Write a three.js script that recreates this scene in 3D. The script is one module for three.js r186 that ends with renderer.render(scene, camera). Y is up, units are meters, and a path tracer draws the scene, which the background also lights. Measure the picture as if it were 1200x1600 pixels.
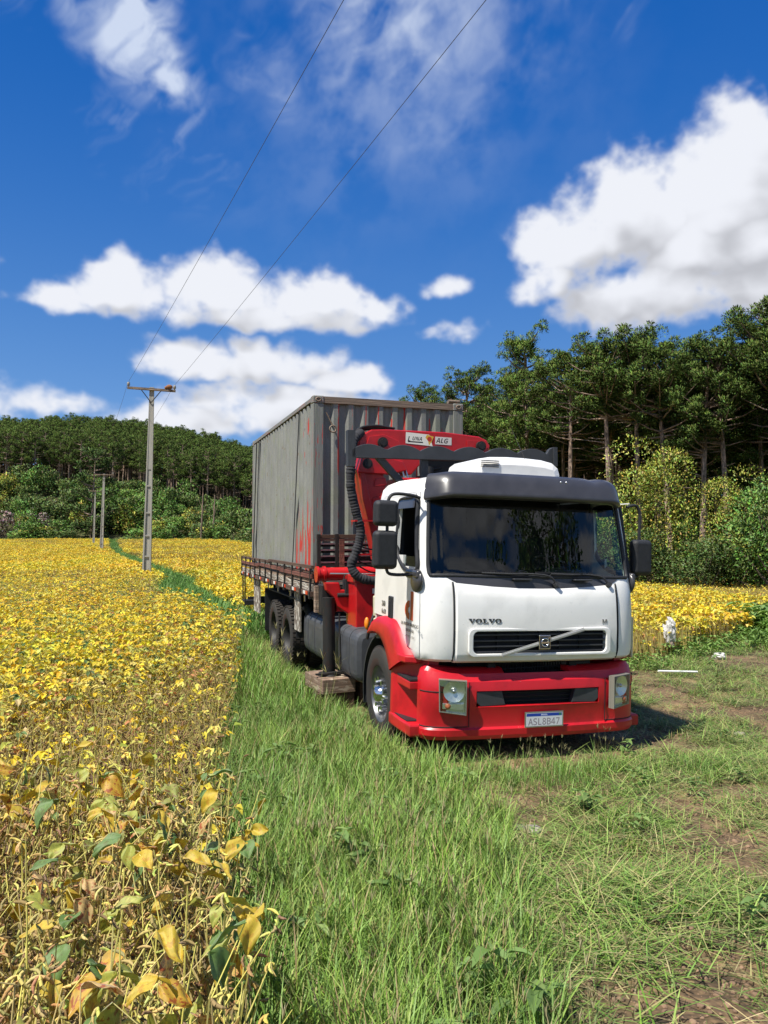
import * as THREE from 'three';
import { mergeGeometries, mergeVertices, toCreasedNormals } from 'three/addons/utils/BufferGeometryUtils.js';
import { RoundedBoxGeometry } from 'three/addons/geometries/RoundedBoxGeometry.js';

// ---------------------------------------------------------------- camera, sky, sun, exposure
const scene = new THREE.Scene();
const camera = new THREE.PerspectiveCamera(66.24, 768 / 1024, 0.1, 4000);
camera.position.set(0, 1.64, 0);
camera.rotation.set(THREE.MathUtils.degToRad(5.5), 0, 0);
const renderer = new THREE.WebGLRenderer({ antialias: true });
renderer.setSize(768, 1024);
renderer.toneMapping = THREE.LinearToneMapping;
renderer.toneMappingExposure = 1.5;
renderer.shadowMap.enabled = true;

const sun = new THREE.DirectionalLight(new THREE.Color(1, 0.955, 0.87), 4.9);
sun.position.set(-37.1, 85.5, 36.2).add(new THREE.Vector3(0, 0, -10));
sun.target.position.set(0, 0, -10);
sun.castShadow = true;
sun.shadow.mapSize.set(4096, 4096);
Object.assign(sun.shadow.camera, { left: -70, right: 70, top: 70, bottom: -70, near: 1, far: 300 });
scene.add(sun, sun.target);

// ---------------------------------------------------------------- helpers
function rngOf(seed) {
  let a = seed >>> 0;
  const r = () => { a = (a + 0x6d2b79f5) | 0; let t = Math.imul(a ^ (a >>> 15), 1 | a); t = (t + Math.imul(t ^ (t >>> 7), 61 | t)) ^ t; return ((t ^ (t >>> 14)) >>> 0) / 4294967296; };
  r.in = (lo, hi) => lo + (hi - lo) * r();
  r.pick = (l) => l[Math.floor(r() * l.length)];
  r.n = () => (r() + r() + r() - 1.5) * 1.15;
  return r;
}
const PERM = (() => { const r = rngOf(77), p = new Uint8Array(512), q = [...Array(256).keys()]; for (let i = 255; i > 0; i--) { const j = Math.floor(r() * (i + 1)); [q[i], q[j]] = [q[j], q[i]]; } for (let i = 0; i < 512; i++) p[i] = q[i & 255]; return p; })();
const RV = (() => { const r = rngOf(99); return Float32Array.from({ length: 256 }, () => r()); })();
function noise2(x, y) {
  const xi = Math.floor(x), yi = Math.floor(y), fx = x - xi, fy = y - yi, X = xi & 255, Y = yi & 255;
  const u = fx * fx * (3 - 2 * fx), v = fy * fy * (3 - 2 * fy);
  const a = RV[PERM[PERM[X] + Y]], b = RV[PERM[PERM[X + 1] + Y]], c = RV[PERM[PERM[X] + ((Y + 1) & 255)]], d = RV[PERM[PERM[X + 1] + ((Y + 1) & 255)]];
  return a + (b - a) * u + (c - a) * v + (a - b - c + d) * u * v;
}
function fbm(x, y, oct = 4, gain = 0.5) { let s = 0, a = 1, n = 0; for (let i = 0; i < oct; i++) { s += a * noise2(x, y); n += a; a *= gain; x = x * 2.03 + 17.3; y = y * 2.03 + 5.9; } return s / n; }
const clamp = (v, a = 0, b = 1) => Math.min(b, Math.max(a, v));
const sstep = (a, b, v) => { const t = clamp((v - a) / (b - a)); return t * t * (3 - 2 * t); };
const lerp = (a, b, t) => a + (b - a) * t;
const V3 = (x, y, z) => new THREE.Vector3(x, y, z);
const lin = (r, g, b) => new THREE.Color().setRGB(r, g, b);
const srgb = (r, g, b) => new THREE.Color().setRGB(r / 255, g / 255, b / 255, THREE.SRGBColorSpace);

// ---------------------------------------------------------------- the sky: air, cumulus and thin high cloud
{
  const W = 4096, Hh = 2048, data = new Float32Array(W * Hh * 4);
  // cumulus as lobes: azimuth (degrees right of north), elevation, half widths; a lobe's base is flatter than its top
  const lobes = [];
  const lobe = (...l) => lobes.push(l);
  // large cloud on the right
  lobe(13.6, 23.6, 4.6, 3.6, 1.1); lobe(18.5, 24.4, 5.2, 4.8, 1.2); lobe(24.8, 25.2, 5.4, 5.6, 1.25); lobe(31.5, 24.5, 7, 6, 1.2); lobe(20.5, 19.6, 8.6, 3.2, 1.15); lobe(12.2, 21.2, 3.2, 2.2, 1); lobe(29, 19.5, 8, 3.6, 1.1); lobe(26, 28.6, 3, 2.4, 1); lobe(22.5, 22.3, 6, 3.4, 1.25); lobe(27, 22, 5, 3, 1.2);
  // long flat cloud, left of the middle
  lobe(-18.5, 20, 4.6, 2.7, 1.1); lobe(-12, 20.4, 5.4, 3.2, 1.15); lobe(-5.4, 20.3, 4.4, 2.4, 1.05); lobe(-1.6, 19.6, 3, 1.5, 0.85); lobe(-23, 18.9, 3.6, 1.2, 0.75); lobe(-9, 19, 9, 1.5, 0.9);
  // lower bank
  lobe(-14, 15.6, 4.2, 1.9, 1.05); lobe(-8, 15.8, 5, 2.3, 1.1); lobe(-3, 14.8, 3.6, 1.8, 1); lobe(-8, 12.5, 9, 2.6, 1.0); lobe(-15, 11.5, 7, 1.6, 0.8); lobe(-22.5, 12.2, 6, 1.2, 0.62); lobe(-29, 12.4, 5, 1.3, 0.65);
  // small ones
  lobe(4.4, 21.2, 1.9, 1.15, 0.66); lobe(5, 18.1, 2, 0.9, 0.5); lobe(-30, 21, 2.4, 1.6, 0.8);
  // the grey-white bank behind the photographer that the windscreen mirrors
  lobe(130, 20, 8, 4, 1.0); lobe(147, 23, 7, 4, 1.0); lobe(116, 22, 6, 3, 0.95); lobe(158, 18, 6, 3, 0.9);
  const r = rngOf(5);
  for (let k = 0; k < 46; k++) {   // the same kind of sky all round
    const az = 40 + 280 * (k + r()) / 46, el = k % 3 ? r.in(9, 24) : r.in(24, 55), s = r.in(2.4, 5.6) * (el > 24 ? 1.5 : 1);
    for (let j = 0; j < 4; j++) lobe(az + r.n() * s * 1.6, el + r.n() * s * 0.25, s * r.in(0.6, 1.3), s * r.in(0.35, 0.62), r.in(0.8, 1.15));
  }
  const BW = 720, buckets = Array.from({ length: BW }, () => []);
  for (const l of lobes) { l[0] = ((l[0] % 360) + 540) % 360; const sp = l[2] * 1.6 + 4; for (let b = Math.floor((l[0] - sp) * 2); b <= (l[0] + sp) * 2; b++) buckets[((b % BW) + BW) % BW].push(l); }
  const dens = (az, el, oct = 6) => {
    let best = -9;
    const wa = 2.6 * (fbm(az * 0.22 + 7, el * 0.3 + 2, 3) - 0.5) + 1.1 * (noise2(az * 0.9, el * 1.1 + 5) - 0.5), we = 0.9 * (fbm(az * 0.25 + 70, el * 0.3 + 12, 3) - 0.5) + 0.6 * (noise2(az * 1.1 + 31, el * 1.2) - 0.5), A = az + wa, E = el + we;
    for (const [la, le, sa, se, p] of buckets[Math.floor(az * 2 + 1440) % BW]) {
      let dx = Math.abs(A - la); if (dx > 180) dx = 360 - dx;
      const dy = E - le, q = (dx / sa) ** 2 + (dy / (dy < 0 ? se * 0.62 : se)) ** 2;
      const v = p * (1 - q); if (v > best) best = v;
    }
    if (best < -1.1) return -1;
    const bx = az * 0.3, by = el * 0.42;
    if (oct < 6) return best * 0.6 + 0.5 * (fbm(bx, by, oct, 0.5) - 0.5);
    const bil = 1 - Math.abs(2 * noise2(bx * 1.7 + 3, by * 1.7) - 1), bil2 = 1 - Math.abs(2 * noise2(bx * 3.9 + 9, by * 3.9 + 4) - 1);
    return best * 0.58 + 0.95 * (fbm(bx * 1.1, by * 1.1, 7, 0.62) - 0.52) + 0.16 * (bil - 0.5) + 0.12 * (bil2 - 0.5);
  };
  for (let j = 0; j < Hh; j++) {
    const el = ((j + 0.5) / Hh - 0.5) * 180, e = Math.max(el, 0);
    const t = Math.pow(clamp(e / 90), 0.52);
    const base = [lerp(0.15, 0.007, sstep(0, 0.66, t)), lerp(0.36, 0.084, sstep(0, 0.7, t)), lerp(0.65, 0.3, sstep(0, 0.85, t))];
    const hz = Math.exp(-e / 7.5);
    for (let c = 0; c < 3; c++) base[c] = lerp(base[c], [0.38, 0.5, 0.66][c], hz * 0.7);
    for (let i = 0; i < W; i++) {
      // u runs with atan2(z, x); az = degrees to the right of -z
      const phi = ((i + 0.5) / W - 0.5) * 2 * Math.PI, az = (((phi + Math.PI / 2) * 180 / Math.PI) % 360 + 540) % 360;
      let [R, G, B] = base;
      if (el > -1) {
        // thin high streaks
        const ax = az > 180 ? az - 180 : az + 180, wx = (az - 180) * 0.09 + el * 0.05, wy = el * 0.13 - (az - 180) * 0.03;
        const w0 = fbm(wx * 0.9 + 40, wy * 0.9 + 3, 3), w1 = fbm(wx * 2.6 + 2.6 * fbm(wx * 2 + 3, wy * 3, 3) + 11, wy * 4.6 - wx * 2 + 1.8 * fbm(wx * 3, wy * 2 + 9, 2), 6, 0.55);
        const hi = sstep(24, 33, el) * (1 - sstep(60, 85, el));
        let wisp = hi * sstep(0.55, 0.78, w0) * sstep(0.42, 0.85, w1) * 0.45;
        const spot = (a, b, wa, wb, k) => { const q = ((az - 180 - a) / wa) ** 2 + ((el - b) / wb) ** 2; return q < 1 ? k * (1 - q) : 0; };
        const near = spot(-20.5, 37, 4.6, 4.4, 1.5) + spot(-17.8, 34.6, 4, 3.6, 1.5) + spot(-15.6, 33.2, 2.4, 2, 1.1) + spot(-10, 35.2, 3.4, 2.4, 0.7) + spot(-7.6, 32.8, 1.6, 1.5, 0.7) + spot(1.5, 35.5, 9.5, 7.5, 0.5) + spot(-1, 39, 8, 4, 0.5);
        wisp = Math.max(wisp * (1 - sstep(0, 0.2, near) * 0.5), near * sstep(0.26, 0.85, w1) * 0.46);
        const vq = ((az - 180 - 2 + 9 * (w0 - 0.5)) / 15) ** 2 + ((el - 37.5 + 9 * (fbm(wx * 1.3 + 50, wy * 1.3, 3) - 0.5)) / 12) ** 2;
        wisp = clamp(wisp + 0.42 * Math.exp(-2.4 * vq) * sstep(0.2, 0.75, fbm(wx * 3.2 + 5, wy * 3.2 - wx, 5, 0.55)), 0, 0.78);
        R = lerp(R, 0.6, wisp); G = lerp(G, 0.66, wisp); B = lerp(B, 0.76, wisp);
        const d = dens(az, el);
        if (d > -0.24) {
          const a = Math.pow(sstep(-0.24, 0.46, d), 1.55);
          const d0 = dens(az, el, 2), up = dens(az - 0.6, el + 1.5, 2), up2 = dens(az - 1.2, el + 3.4, 2), fine = dens(az - 0.25, el + 0.6);
          const lit = clamp(0.46 + 1.2 * (d0 - up) + 0.9 * (d0 - up2) + 0.3 * (d - fine)), thick = sstep(0.05, 0.6, d);
          const L = lerp(0.86, 0.34 + 0.66 * lit, 0.3 + 0.7 * thick), f = lerp(0.41, 0.69, sstep(0.28, 0.96, L));
          R = lerp(R, f * 0.96, a); G = lerp(G, f * 0.985, a); B = lerp(B, f * 1.035 + 0.015, a);
        }
      }
      if (el < 0) { const k = sstep(0, -12, el); R = lerp(R, 0.1, k); G = lerp(G, 0.13, k); B = lerp(B, 0.1, k); }
      R *= 0.87; G *= 0.87; B *= 0.87;
      const o = (j * W + i) * 4; data[o] = R; data[o + 1] = G; data[o + 2] = B; data[o + 3] = 1;
    }
  }
  const sky = new THREE.DataTexture(data, W, Hh, THREE.RGBAFormat, THREE.FloatType);
  sky.mapping = THREE.EquirectangularReflectionMapping; sky.magFilter = THREE.LinearFilter; sky.needsUpdate = true;
  scene.background = sky; scene.environment = sky;
}

// ---------------------------------------------------------------- naming and building helpers
const taken = new Map();
function numbered(name) { const n = taken.get(name) ?? 0; taken.set(name, n + 1); return n ? name + '_' + String(n).padStart(3, '0') : name; }
function shade(o) { o.traverse((c) => { if (c.isMesh) { c.castShadow = true; c.receiveShadow = true; } }); return o; }
function tag(o, label, category, group) { o.userData.label = label; o.userData.category = category; if (group) o.userData.group = group; return o; }
function thing(name, label, category, pos = [0, 0, 0], turn = 0, group) {
  const o = new THREE.Group(); o.name = numbered(name); o.position.set(...pos); o.rotation.y = turn; scene.add(o); return tag(o, label, category, group);
}
function struct(o, name, kind = 'structure') { o.name = numbered(name); o.userData.kind = kind; scene.add(o); return shade(o); }
function copyOf(root, pos, turn, scale, label, category, group) {
  const c = root.clone(); c.name = numbered(root.userData.base ?? root.name); c.userData = {}; c.position.set(...pos); c.rotation.y = turn; if (scale) c.scale.set(...scale); scene.add(c); return tag(c, label, category, group);
}
function part(parent, name, geo, mat, label) {
  const g = Array.isArray(geo) ? join(geo) : geo;
  const m = new THREE.Mesh(g, mat); m.name = name; m.castShadow = m.receiveShadow = true; parent.add(m); if (label) m.userData.label = label; return m;
}
function plain(g) {   // position, normal, uv only, not indexed
  let q = g.index ? g.toNonIndexed() : g;
  for (const k of Object.keys(q.attributes)) if (!['position', 'normal', 'uv', 'color'].includes(k)) q.deleteAttribute(k);
  if (!q.attributes.normal) q.computeVertexNormals();
  if (!q.attributes.uv) q.setAttribute('uv', new THREE.BufferAttribute(new Float32Array(q.attributes.position.count * 2), 2));
  return q;
}
function join(list) { const l = list.flat(Infinity).map(plain); const c = l.some((g) => g.attributes.color); if (!c || l.every((g) => g.attributes.color)) return l.length === 1 ? l[0] : mergeGeometries(l); for (const g of l) g.deleteAttribute('color'); return mergeGeometries(l); }
const bx = (w, h, d, x = 0, y = 0, z = 0, r = 0) => (r ? new RoundedBoxGeometry(w, h, d, 2, r) : new THREE.BoxGeometry(w, h, d)).translate(x, y, z);
const cylBetween = (a, b, r0, r1 = r0, seg = 12) => {
  const A = V3(...a), B = V3(...b), d = B.clone().sub(A), g = new THREE.CylinderGeometry(r1, r0, d.length(), seg, 1);
  g.applyQuaternion(new THREE.Quaternion().setFromUnitVectors(V3(0, 1, 0), d.clone().normalize())); return g.translate(...A.add(B).multiplyScalar(0.5).toArray());
};
const tube = (pts, r, seg = 24, rad = 8) => new THREE.TubeGeometry(new THREE.CatmullRomCurve3(pts.map((p) => V3(...p)), false, 'centripetal'), seg, r, rad, false);
const barBetween = (a, b, w, h) => { const A = V3(...a), B = V3(...b), g = new THREE.BoxGeometry(w, h, A.distanceTo(B)); const m = new THREE.Matrix4().lookAt(B, A, V3(0, 1, 0)); g.applyMatrix4(m); return g.translate(...A.add(B).multiplyScalar(0.5).toArray()); };
function extrude(pts, depth, bevel = 0.004, holes = []) {   // outline in x,y; extruded along +z from 0
  const s = new THREE.Shape(pts.map(([x, y]) => new THREE.Vector2(x, y)));
  for (const h of holes) s.holes.push(new THREE.Path(h.map(([x, y]) => new THREE.Vector2(x, y))));
  return new THREE.ExtrudeGeometry(s, { depth: depth - 2 * bevel, bevelEnabled: bevel > 0, bevelThickness: bevel, bevelSize: bevel, bevelOffset: -bevel, bevelSegments: 2, curveSegments: 8 }).translate(0, 0, bevel);
}
function tex(w, h, f, { srgbMap = true, repeat, clampEdge } = {}) {   // f(u, v, x, y) -> [r,g,b] 0..1 display values (or one number)
  const d = new Uint8Array(w * h * 4);
  for (let y = 0; y < h; y++) for (let x = 0; x < w; x++) { const c = f((x + 0.5) / w, (y + 0.5) / h, x, y), o = (y * w + x) * 4; if (typeof c === 'number') d[o] = d[o + 1] = d[o + 2] = clamp(c) * 255; else for (let k = 0; k < 3; k++) d[o + k] = clamp(c[k]) * 255; d[o + 3] = 255; }
  const t = new THREE.DataTexture(d, w, h); t.magFilter = THREE.LinearFilter; t.minFilter = THREE.LinearFilter; if (!clampEdge) t.wrapS = t.wrapT = THREE.RepeatWrapping; if (srgbMap) t.colorSpace = THREE.SRGBColorSpace; if (repeat) t.repeat.set(...repeat); t.needsUpdate = true; return t;
}
// tileable noise for repeated textures
function tnoise(u, v, n, seed = 0) { const x = u * n, y = v * n, xi = Math.floor(x), yi = Math.floor(y), fx = x - xi, fy = y - yi, h = (a, b) => RV[PERM[PERM[(((a % n) + n) % n + seed) & 255] + (((b % n) + n) % n)]]; const s = fx * fx * (3 - 2 * fx), t = fy * fy * (3 - 2 * fy); return lerp(lerp(h(xi, yi), h(xi + 1, yi), s), lerp(h(xi, yi + 1), h(xi + 1, yi + 1), s), t); }
function tfbm(u, v, n, oct = 4, seed = 0) { let s = 0, a = 1, q = 0; for (let i = 0; i < oct; i++) { s += a * tnoise(u, v, n << i, seed + i * 31); q += a; a *= 0.55; } return s / q; }
const std = (o) => new THREE.MeshStandardMaterial(o), phys = (o) => new THREE.MeshPhysicalMaterial(o);
class Faces {   // free-form triangles with colour
  constructor() { this.p = []; this.c = []; this.u = []; this.n = null; }
  tri(a, b, c, col, col2 = col, col3 = col) { this.p.push(...a, ...b, ...c); this.c.push(...col, ...col2, ...col3); }
  quad(a, b, c, d, col) { this.tri(a, b, c, col); this.tri(a, c, d, col); }
  geo(smooth = false) { let g = new THREE.BufferGeometry(); g.setAttribute('position', new THREE.Float32BufferAttribute(this.p, 3)); g.setAttribute('color', new THREE.Float32BufferAttribute(this.c, 3)); if (smooth) g = mergeVertices(g, 1e-4); g.computeVertexNormals(); return g; }
}
function meshInstanced(geo, mat, list, name, label, category) {   // list: {m: Matrix4, c: Color}
  const im = new THREE.InstancedMesh(geo, mat, list.length);
  list.forEach((q, i) => { im.setMatrixAt(i, q.m); if (q.c) im.setColorAt(i, q.c); });
  im.name = numbered(name); im.userData = { kind: 'stuff', label, category }; im.castShadow = im.receiveShadow = true; scene.add(im); return im;
}
const mat4 = (() => { const q = new THREE.Quaternion(), e = new THREE.Euler(), p = V3(0, 0, 0), s = V3(1, 1, 1); return (x, y, z, ry, sx, sy = sx, sz = sx, rx = 0, rz = 0) => new THREE.Matrix4().compose(p.set(x, y, z), q.setFromEuler(e.set(rx, ry, rz, 'YXZ')), s.set(sx, sy, sz)); })();

// ---------------------------------------------------------------- ground
const PL = { n: [-0.00746, 0.9977, 0.0673], at: [1.5223, -0.0654, -7.8163] };
const planeH = (x, z) => PL.at[1] - (PL.n[0] * (x - PL.at[0]) + PL.n[2] * (z - PL.at[2])) / PL.n[1];
// outlines of the fields, as polylines x(depth)
const poly = (pts) => (d) => { if (d <= pts[0][0]) return pts[0][1]; for (let i = 1; i < pts.length; i++) if (d <= pts[i][0]) return lerp(pts[i - 1][1], pts[i][1], (d - pts[i - 1][0]) / (pts[i][0] - pts[i - 1][0])); const a = pts[pts.length - 2], b = pts[pts.length - 1]; return b[1] + (d - b[0]) * (b[1] - a[1]) / (b[0] - a[0]); };
const soyEdge = poly([[0, 0.0], [2.2, -0.36], [4, -0.75], [6.5, -1.4], [11, -2.1], [16.4, -3.1], [21, -5], [26, -7.6], [36, -10.4], [60, -20], [88, -31], [130, -46]]);   // left field lies left of this
const strip = poly([[20, -3.0], [23, -4.4], [30, -7], [36, -8.6], [60, -18], [88, -29], [130, -44]]);                                         // right field lies right of this
const rightNear = (x) => (x < -4.4 ? 0 : x < -1 ? 22 : x < 3 ? lerp(22, 15.5, (x + 1) / 4) : x < 4.5 ? lerp(15.5, 13.8, (x - 3) / 1.5) : x < 9 ? lerp(13.8, 18.4, (x - 4.5) / 4.5) : 18.4 + (x - 9) * 0.12);
const farEdge = (x) => (x > 4 ? lerp(66, 40, clamp((x - 4) / 18)) - clamp(x - 22, 0, 30) * 0.1 : x > -30 ? lerp(140, 66, (x + 30) / 34) : 140 + (-30 - x) * 0.12);
const zone = (x, z) => { const d = -z; if (d > farEdge(x)) return 'wood'; if (x < soyEdge(d)) return 'left'; if (d > 20 && x < 0 ? x > strip(d) : d > rightNear(x) && x > -1) return 'right'; return 'grass'; };
function H(x, z) {
  const d = -z, p = planeH(x, z), s = 0.07;
  let h = (p / s > 20 ? p : s * Math.log(1 + Math.exp(p / s))) - 0.035;
  if (d > 60) h += 0.00017 * (d - 60) ** 2 * (1 - sstep(20, -20, -x) * 0.6) * clamp(1 - (d - 160) / 400, 0, 1);
  h -= 0.8 * sstep(3, 16, x) * sstep(14, 42, d);
  const e = farEdge(x);
  if (d > e) {   // the wooded rise
    const left = 0.55 * sstep(-18, -60, x) + 0.45 * sstep(-40, -100, x), q = d - e;
    h += left * (13 * sstep(1, 36, q) + 10 * sstep(38, 120, q)) + (1 - left) * 4.5 * sstep(0, 60, q);
    h += (fbm(x * 0.03 + 9, z * 0.03, 3) - 0.5) * 3 * sstep(0, 30, q);
  }
  if (d > 420) h -= (d - 420) * 0.02;
  if (d > -20 && d < 60) h += (fbm(x * 0.5 + 31, z * 0.5, 3) - 0.5) * 0.05 + (zone(x, z) === 'grass' ? (fbm(x * 2.2, z * 2.2 + 7, 3) - 0.5) * 0.05 : 0);
  return h;
}
const dryPatch = (x, z) => sstep(0.43, 0.58, fbm(x * 0.8 + 3, z * 0.8 + 8, 4));   // bare or straw-covered soil on the right
const rightness = (x, z) => { const d = -z; return sstep(-0.35, 0.85, x - (d < 8 ? lerp(0.45, 0.3, d / 8) : lerp(0.3, 1.2, clamp((d - 8) / 6)))); };
{
  const xs = [], zs = [];
  const ax = (lo, hi, f) => { const o = []; let v = lo; while (v < hi) { o.push(v); v += f(v); } o.push(hi); return o; };
  xs.push(...ax(-900, 900, (v) => { const a = Math.abs(v); return a < 9 ? 0.13 : a < 30 ? 0.8 : a < 120 ? 4 : 40; }));
  zs.push(...ax(-1000, 420, (v) => { const d = -v; return d > -3 && d < 16 ? 0.13 : d > -20 && d < 60 ? 0.8 : d < 220 && d > -60 ? 4 : 40; }));
  const P = new Float32Array(xs.length * zs.length * 3), C = new Float32Array(P.length), U = new Float32Array(xs.length * zs.length * 2), I = [];
  const soil = [0.24, 0.15, 0.09], straw = [0.36, 0.29, 0.13], green = [0.1, 0.13, 0.035], duff = [0.09, 0.06, 0.03];
  let k = 0;
  for (let j = 0; j < zs.length; j++) for (let i = 0; i < xs.length; i++, k++) {
    const x = xs[i], z = zs[j], zn = zone(x, z); P.set([x, H(x, z), z], k * 3); U.set([x * 0.35, z * 0.35], k * 2);
    let c;
    const n = fbm(x * 1.7 + 5, z * 1.7, 4), m = fbm(x * 0.31, z * 0.31 + 4, 3);
    if (zn === 'wood') c = green.map((v, q) => lerp(v, duff[q], n));
    else if (zn === 'left' || zn === 'right') c = soil.map((v, q) => lerp(v, straw[q], sstep(0.35, 0.7, n) * 0.6));
    else { const bare = rightness(x, z) * Math.max(dryPatch(x, z), 0.5 * sstep(0.4, 0.55, n * 0.6 + m * 0.4)); c = green.map((v, q) => lerp(lerp(v, straw[q], 0.25 + 0.4 * sstep(0.4, 0.7, m)), soil[q], bare * 0.85)); }
    C.set(c, k * 3);
  }
  const W = xs.length; for (let j = 0; j + 1 < zs.length; j++) for (let i = 0; i + 1 < W; i++) { const a = j * W + i; I.push(a, a + W, a + 1, a + 1, a + W, a + W + 1); }
  const g = new THREE.BufferGeometry(); g.setAttribute('position', new THREE.BufferAttribute(P, 3)); g.setAttribute('color', new THREE.BufferAttribute(C, 3)); g.setAttribute('uv', new THREE.BufferAttribute(U, 2)); g.setIndex(I); g.computeVertexNormals();
  const crumb = tex(1024, 1024, (u, v) => { const a = tfbm(u, v, 8, 6), b = tnoise(u, v, 190, 3); const k = 0.62 + 0.7 * (a - 0.5) + 0.28 * (b - 0.5); return [k * 1.02, k, k * 0.95]; });
  const crumbB = tex(1024, 1024, (u, v) => 0.6 * tfbm(u, v, 16, 5, 9) + 0.4 * tnoise(u, v, 150, 20), { srgbMap: false });
  struct(new THREE.Mesh(g, std({ vertexColors: true, map: crumb, bumpMap: crumbB, bumpScale: 0.03, roughness: 1, color: lin(1.5, 1.5, 1.5) })), 'ground');
}
console.log('ground');

// ---------------------------------------------------------------- the truck
const M = {};
{
  const speck = tex(512, 512, (u, v) => { const k = tfbm(u, v, 6, 5, 3); const s = tnoise(u, v, 120, 8) > 0.93 ? 0.06 : 0; const q = 0.985 - 0.045 * sstep(0.5, 0.8, k) - s * 0.6; return [q, q * 0.997, q * 0.985]; });
  M.white = phys({ color: lin(0.84, 0.835, 0.815), map: speck, roughness: 0.34, clearcoat: 0.5, clearcoatRoughness: 0.12 });
  const redSp = tex(512, 512, (u, v) => { const k = tfbm(u, v, 5, 5, 40), s = tnoise(u, v, 90, 17) > 0.95 ? 0.12 : 0, q = 0.94 - 0.16 * sstep(0.45, 0.8, k); return [q, q - 0.02 + s, q - 0.02 + s]; });
  M.red = phys({ color: lin(0.62, 0.009, 0.018), map: redSp, roughness: 0.42, clearcoat: 0.25, clearcoatRoughness: 0.3 });
  M.craneRed = phys({ color: lin(0.56, 0.010, 0.012), map: redSp, roughness: 0.38, clearcoat: 0.3, clearcoatRoughness: 0.25 });
  const gr = tex(256, 256, (u, v) => 0.8 + 0.3 * (tfbm(u, v, 8, 4, 60) - 0.5)), grB = tex(256, 256, (u, v) => tnoise(u, v, 120, 61), { srgbMap: false });
  M.plastic = std({ color: lin(0.028, 0.029, 0.032), map: gr, bumpMap: grB, bumpScale: 0.0015, roughness: 0.55 });
  M.visor = phys({ color: lin(0.07, 0.068, 0.072), map: gr, roughness: 0.33, clearcoat: 0.3, clearcoatRoughness: 0.25 });
  M.greyPlastic = std({ color: lin(0.065, 0.068, 0.075), map: gr, roughness: 0.5 });
  M.tank = std({ color: lin(0.1, 0.105, 0.115), map: gr, roughness: 0.5 });
  const dirt = tex(512, 512, (u, v) => { const k = tfbm(u, v, 6, 6, 12), rust = sstep(0.62, 0.75, tfbm(u, v, 10, 4, 90)); const q = 0.55 + 0.5 * (k - 0.4); return [lerp(q, 0.8, rust * 0.7), lerp(q * 0.98, 0.5, rust * 0.6), lerp(q * 0.95, 0.36, rust * 0.6)]; });
  M.steel = std({ color: lin(0.04, 0.038, 0.036), map: dirt, roughness: 0.62 });
  M.rack = std({ color: lin(0.055, 0.06, 0.066), map: gr, roughness: 0.55 });
  M.rubber = std({ color: lin(0.085, 0.076, 0.066), map: dirt, roughness: 0.85 });
  M.tread = std({ color: lin(0.085, 0.08, 0.073), map: dirt, roughness: 0.92 });
  M.bowl = std({ color: lin(0.8, 0.82, 0.8), metalness: 0.85, roughness: 0.28 });
  M.chrome = std({ color: lin(0.75, 0.75, 0.76), metalness: 1, roughness: 0.14 });
  M.rim = std({ color: lin(0.16, 0.16, 0.165), metalness: 0.8, roughness: 0.38 });
  M.satin = std({ color: lin(0.6, 0.6, 0.59), metalness: 0.55, roughness: 0.32 });
  M.alu = std({ color: lin(0.55, 0.55, 0.55), metalness: 1, roughness: 0.35 });
  M.dark = std({ color: lin(0.012, 0.012, 0.013), roughness: 0.8 });
  M.cloth = std({ color: lin(0.03, 0.03, 0.033), roughness: 0.95 });
  M.glass = phys({ color: lin(0.62, 0.72, 0.7), transmission: 1, thickness: 0, roughness: 0.0, ior: 1.48, specularIntensity: 1 });
  M.lens = phys({ color: lin(0.93, 0.95, 0.93), transmission: 1, thickness: 0, roughness: 0.03, ior: 1.5 });
  M.lampHouse = phys({ color: lin(0.2, 0.2, 0.165), roughness: 0.35, clearcoat: 0.4 });
  M.amber = phys({ color: lin(0.85, 0.24, 0.01), roughness: 0.3, clearcoat: 0.6 });
  M.beige = std({ color: lin(0.6, 0.55, 0.38), map: speck, roughness: 0.5 });
  const wood = tex(512, 512, (u, v) => { const g = tfbm(u, v * 0.999, 4, 3, 5) * 0.5 + 0.5 * tnoise(u * 1, v, 64, 4), st = tnoise(0.5 * Math.round(v * 90) / 90, v, 90, 71), q = 0.3 + 0.35 * st + 0.2 * (g - 0.5); const w = sstep(0.55, 0.72, tfbm(u, v, 7, 5, 33)); return [lerp(q * 1.02, 0.78, w * 0.55), lerp(q * 0.86, 0.75, w * 0.55), lerp(q * 0.74, 0.68, w * 0.55)]; });
  M.wood = std({ map: wood, color: lin(1, 0.95, 0.9), roughness: 0.95 });
  M.boardDark = std({ map: wood, color: lin(0.36, 0.27, 0.23), roughness: 0.9 });
  M.boardRed = std({ map: wood, color: lin(0.62, 0.3, 0.27), roughness: 0.9 });
  M.peeled = std({ map: tex(512, 256, (u, v) => { const w = sstep(0.48, 0.54, tfbm(u, v, 9, 5, 44)), q = 0.3 + 0.3 * tfbm(u, v, 14, 4, 2); return [lerp(q, 0.75, w), lerp(q * 0.9, 0.73, w), lerp(q * 0.8, 0.68, w)]; }), roughness: 0.95 });
}
const truck = thing('flatbed_truck', 'white and red flatbed truck with a folded red loader crane behind the cab', 'truck', [1.5223, -0.0654, -7.8163]);
truck.rotation.set(0.06177, 0.31417, 0.0279, 'YXZ');
const CM = new THREE.Matrix4().makeTranslation(0, 0.92, -0.8).multiply(new THREE.Matrix4().makeRotationZ(THREE.MathUtils.degToRad(-2.0))).multiply(new THREE.Matrix4().makeTranslation(0, -0.9, 0.8));
const tp = (name, geo, mat, label) => part(truck, name, geo, mat, label);
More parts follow.
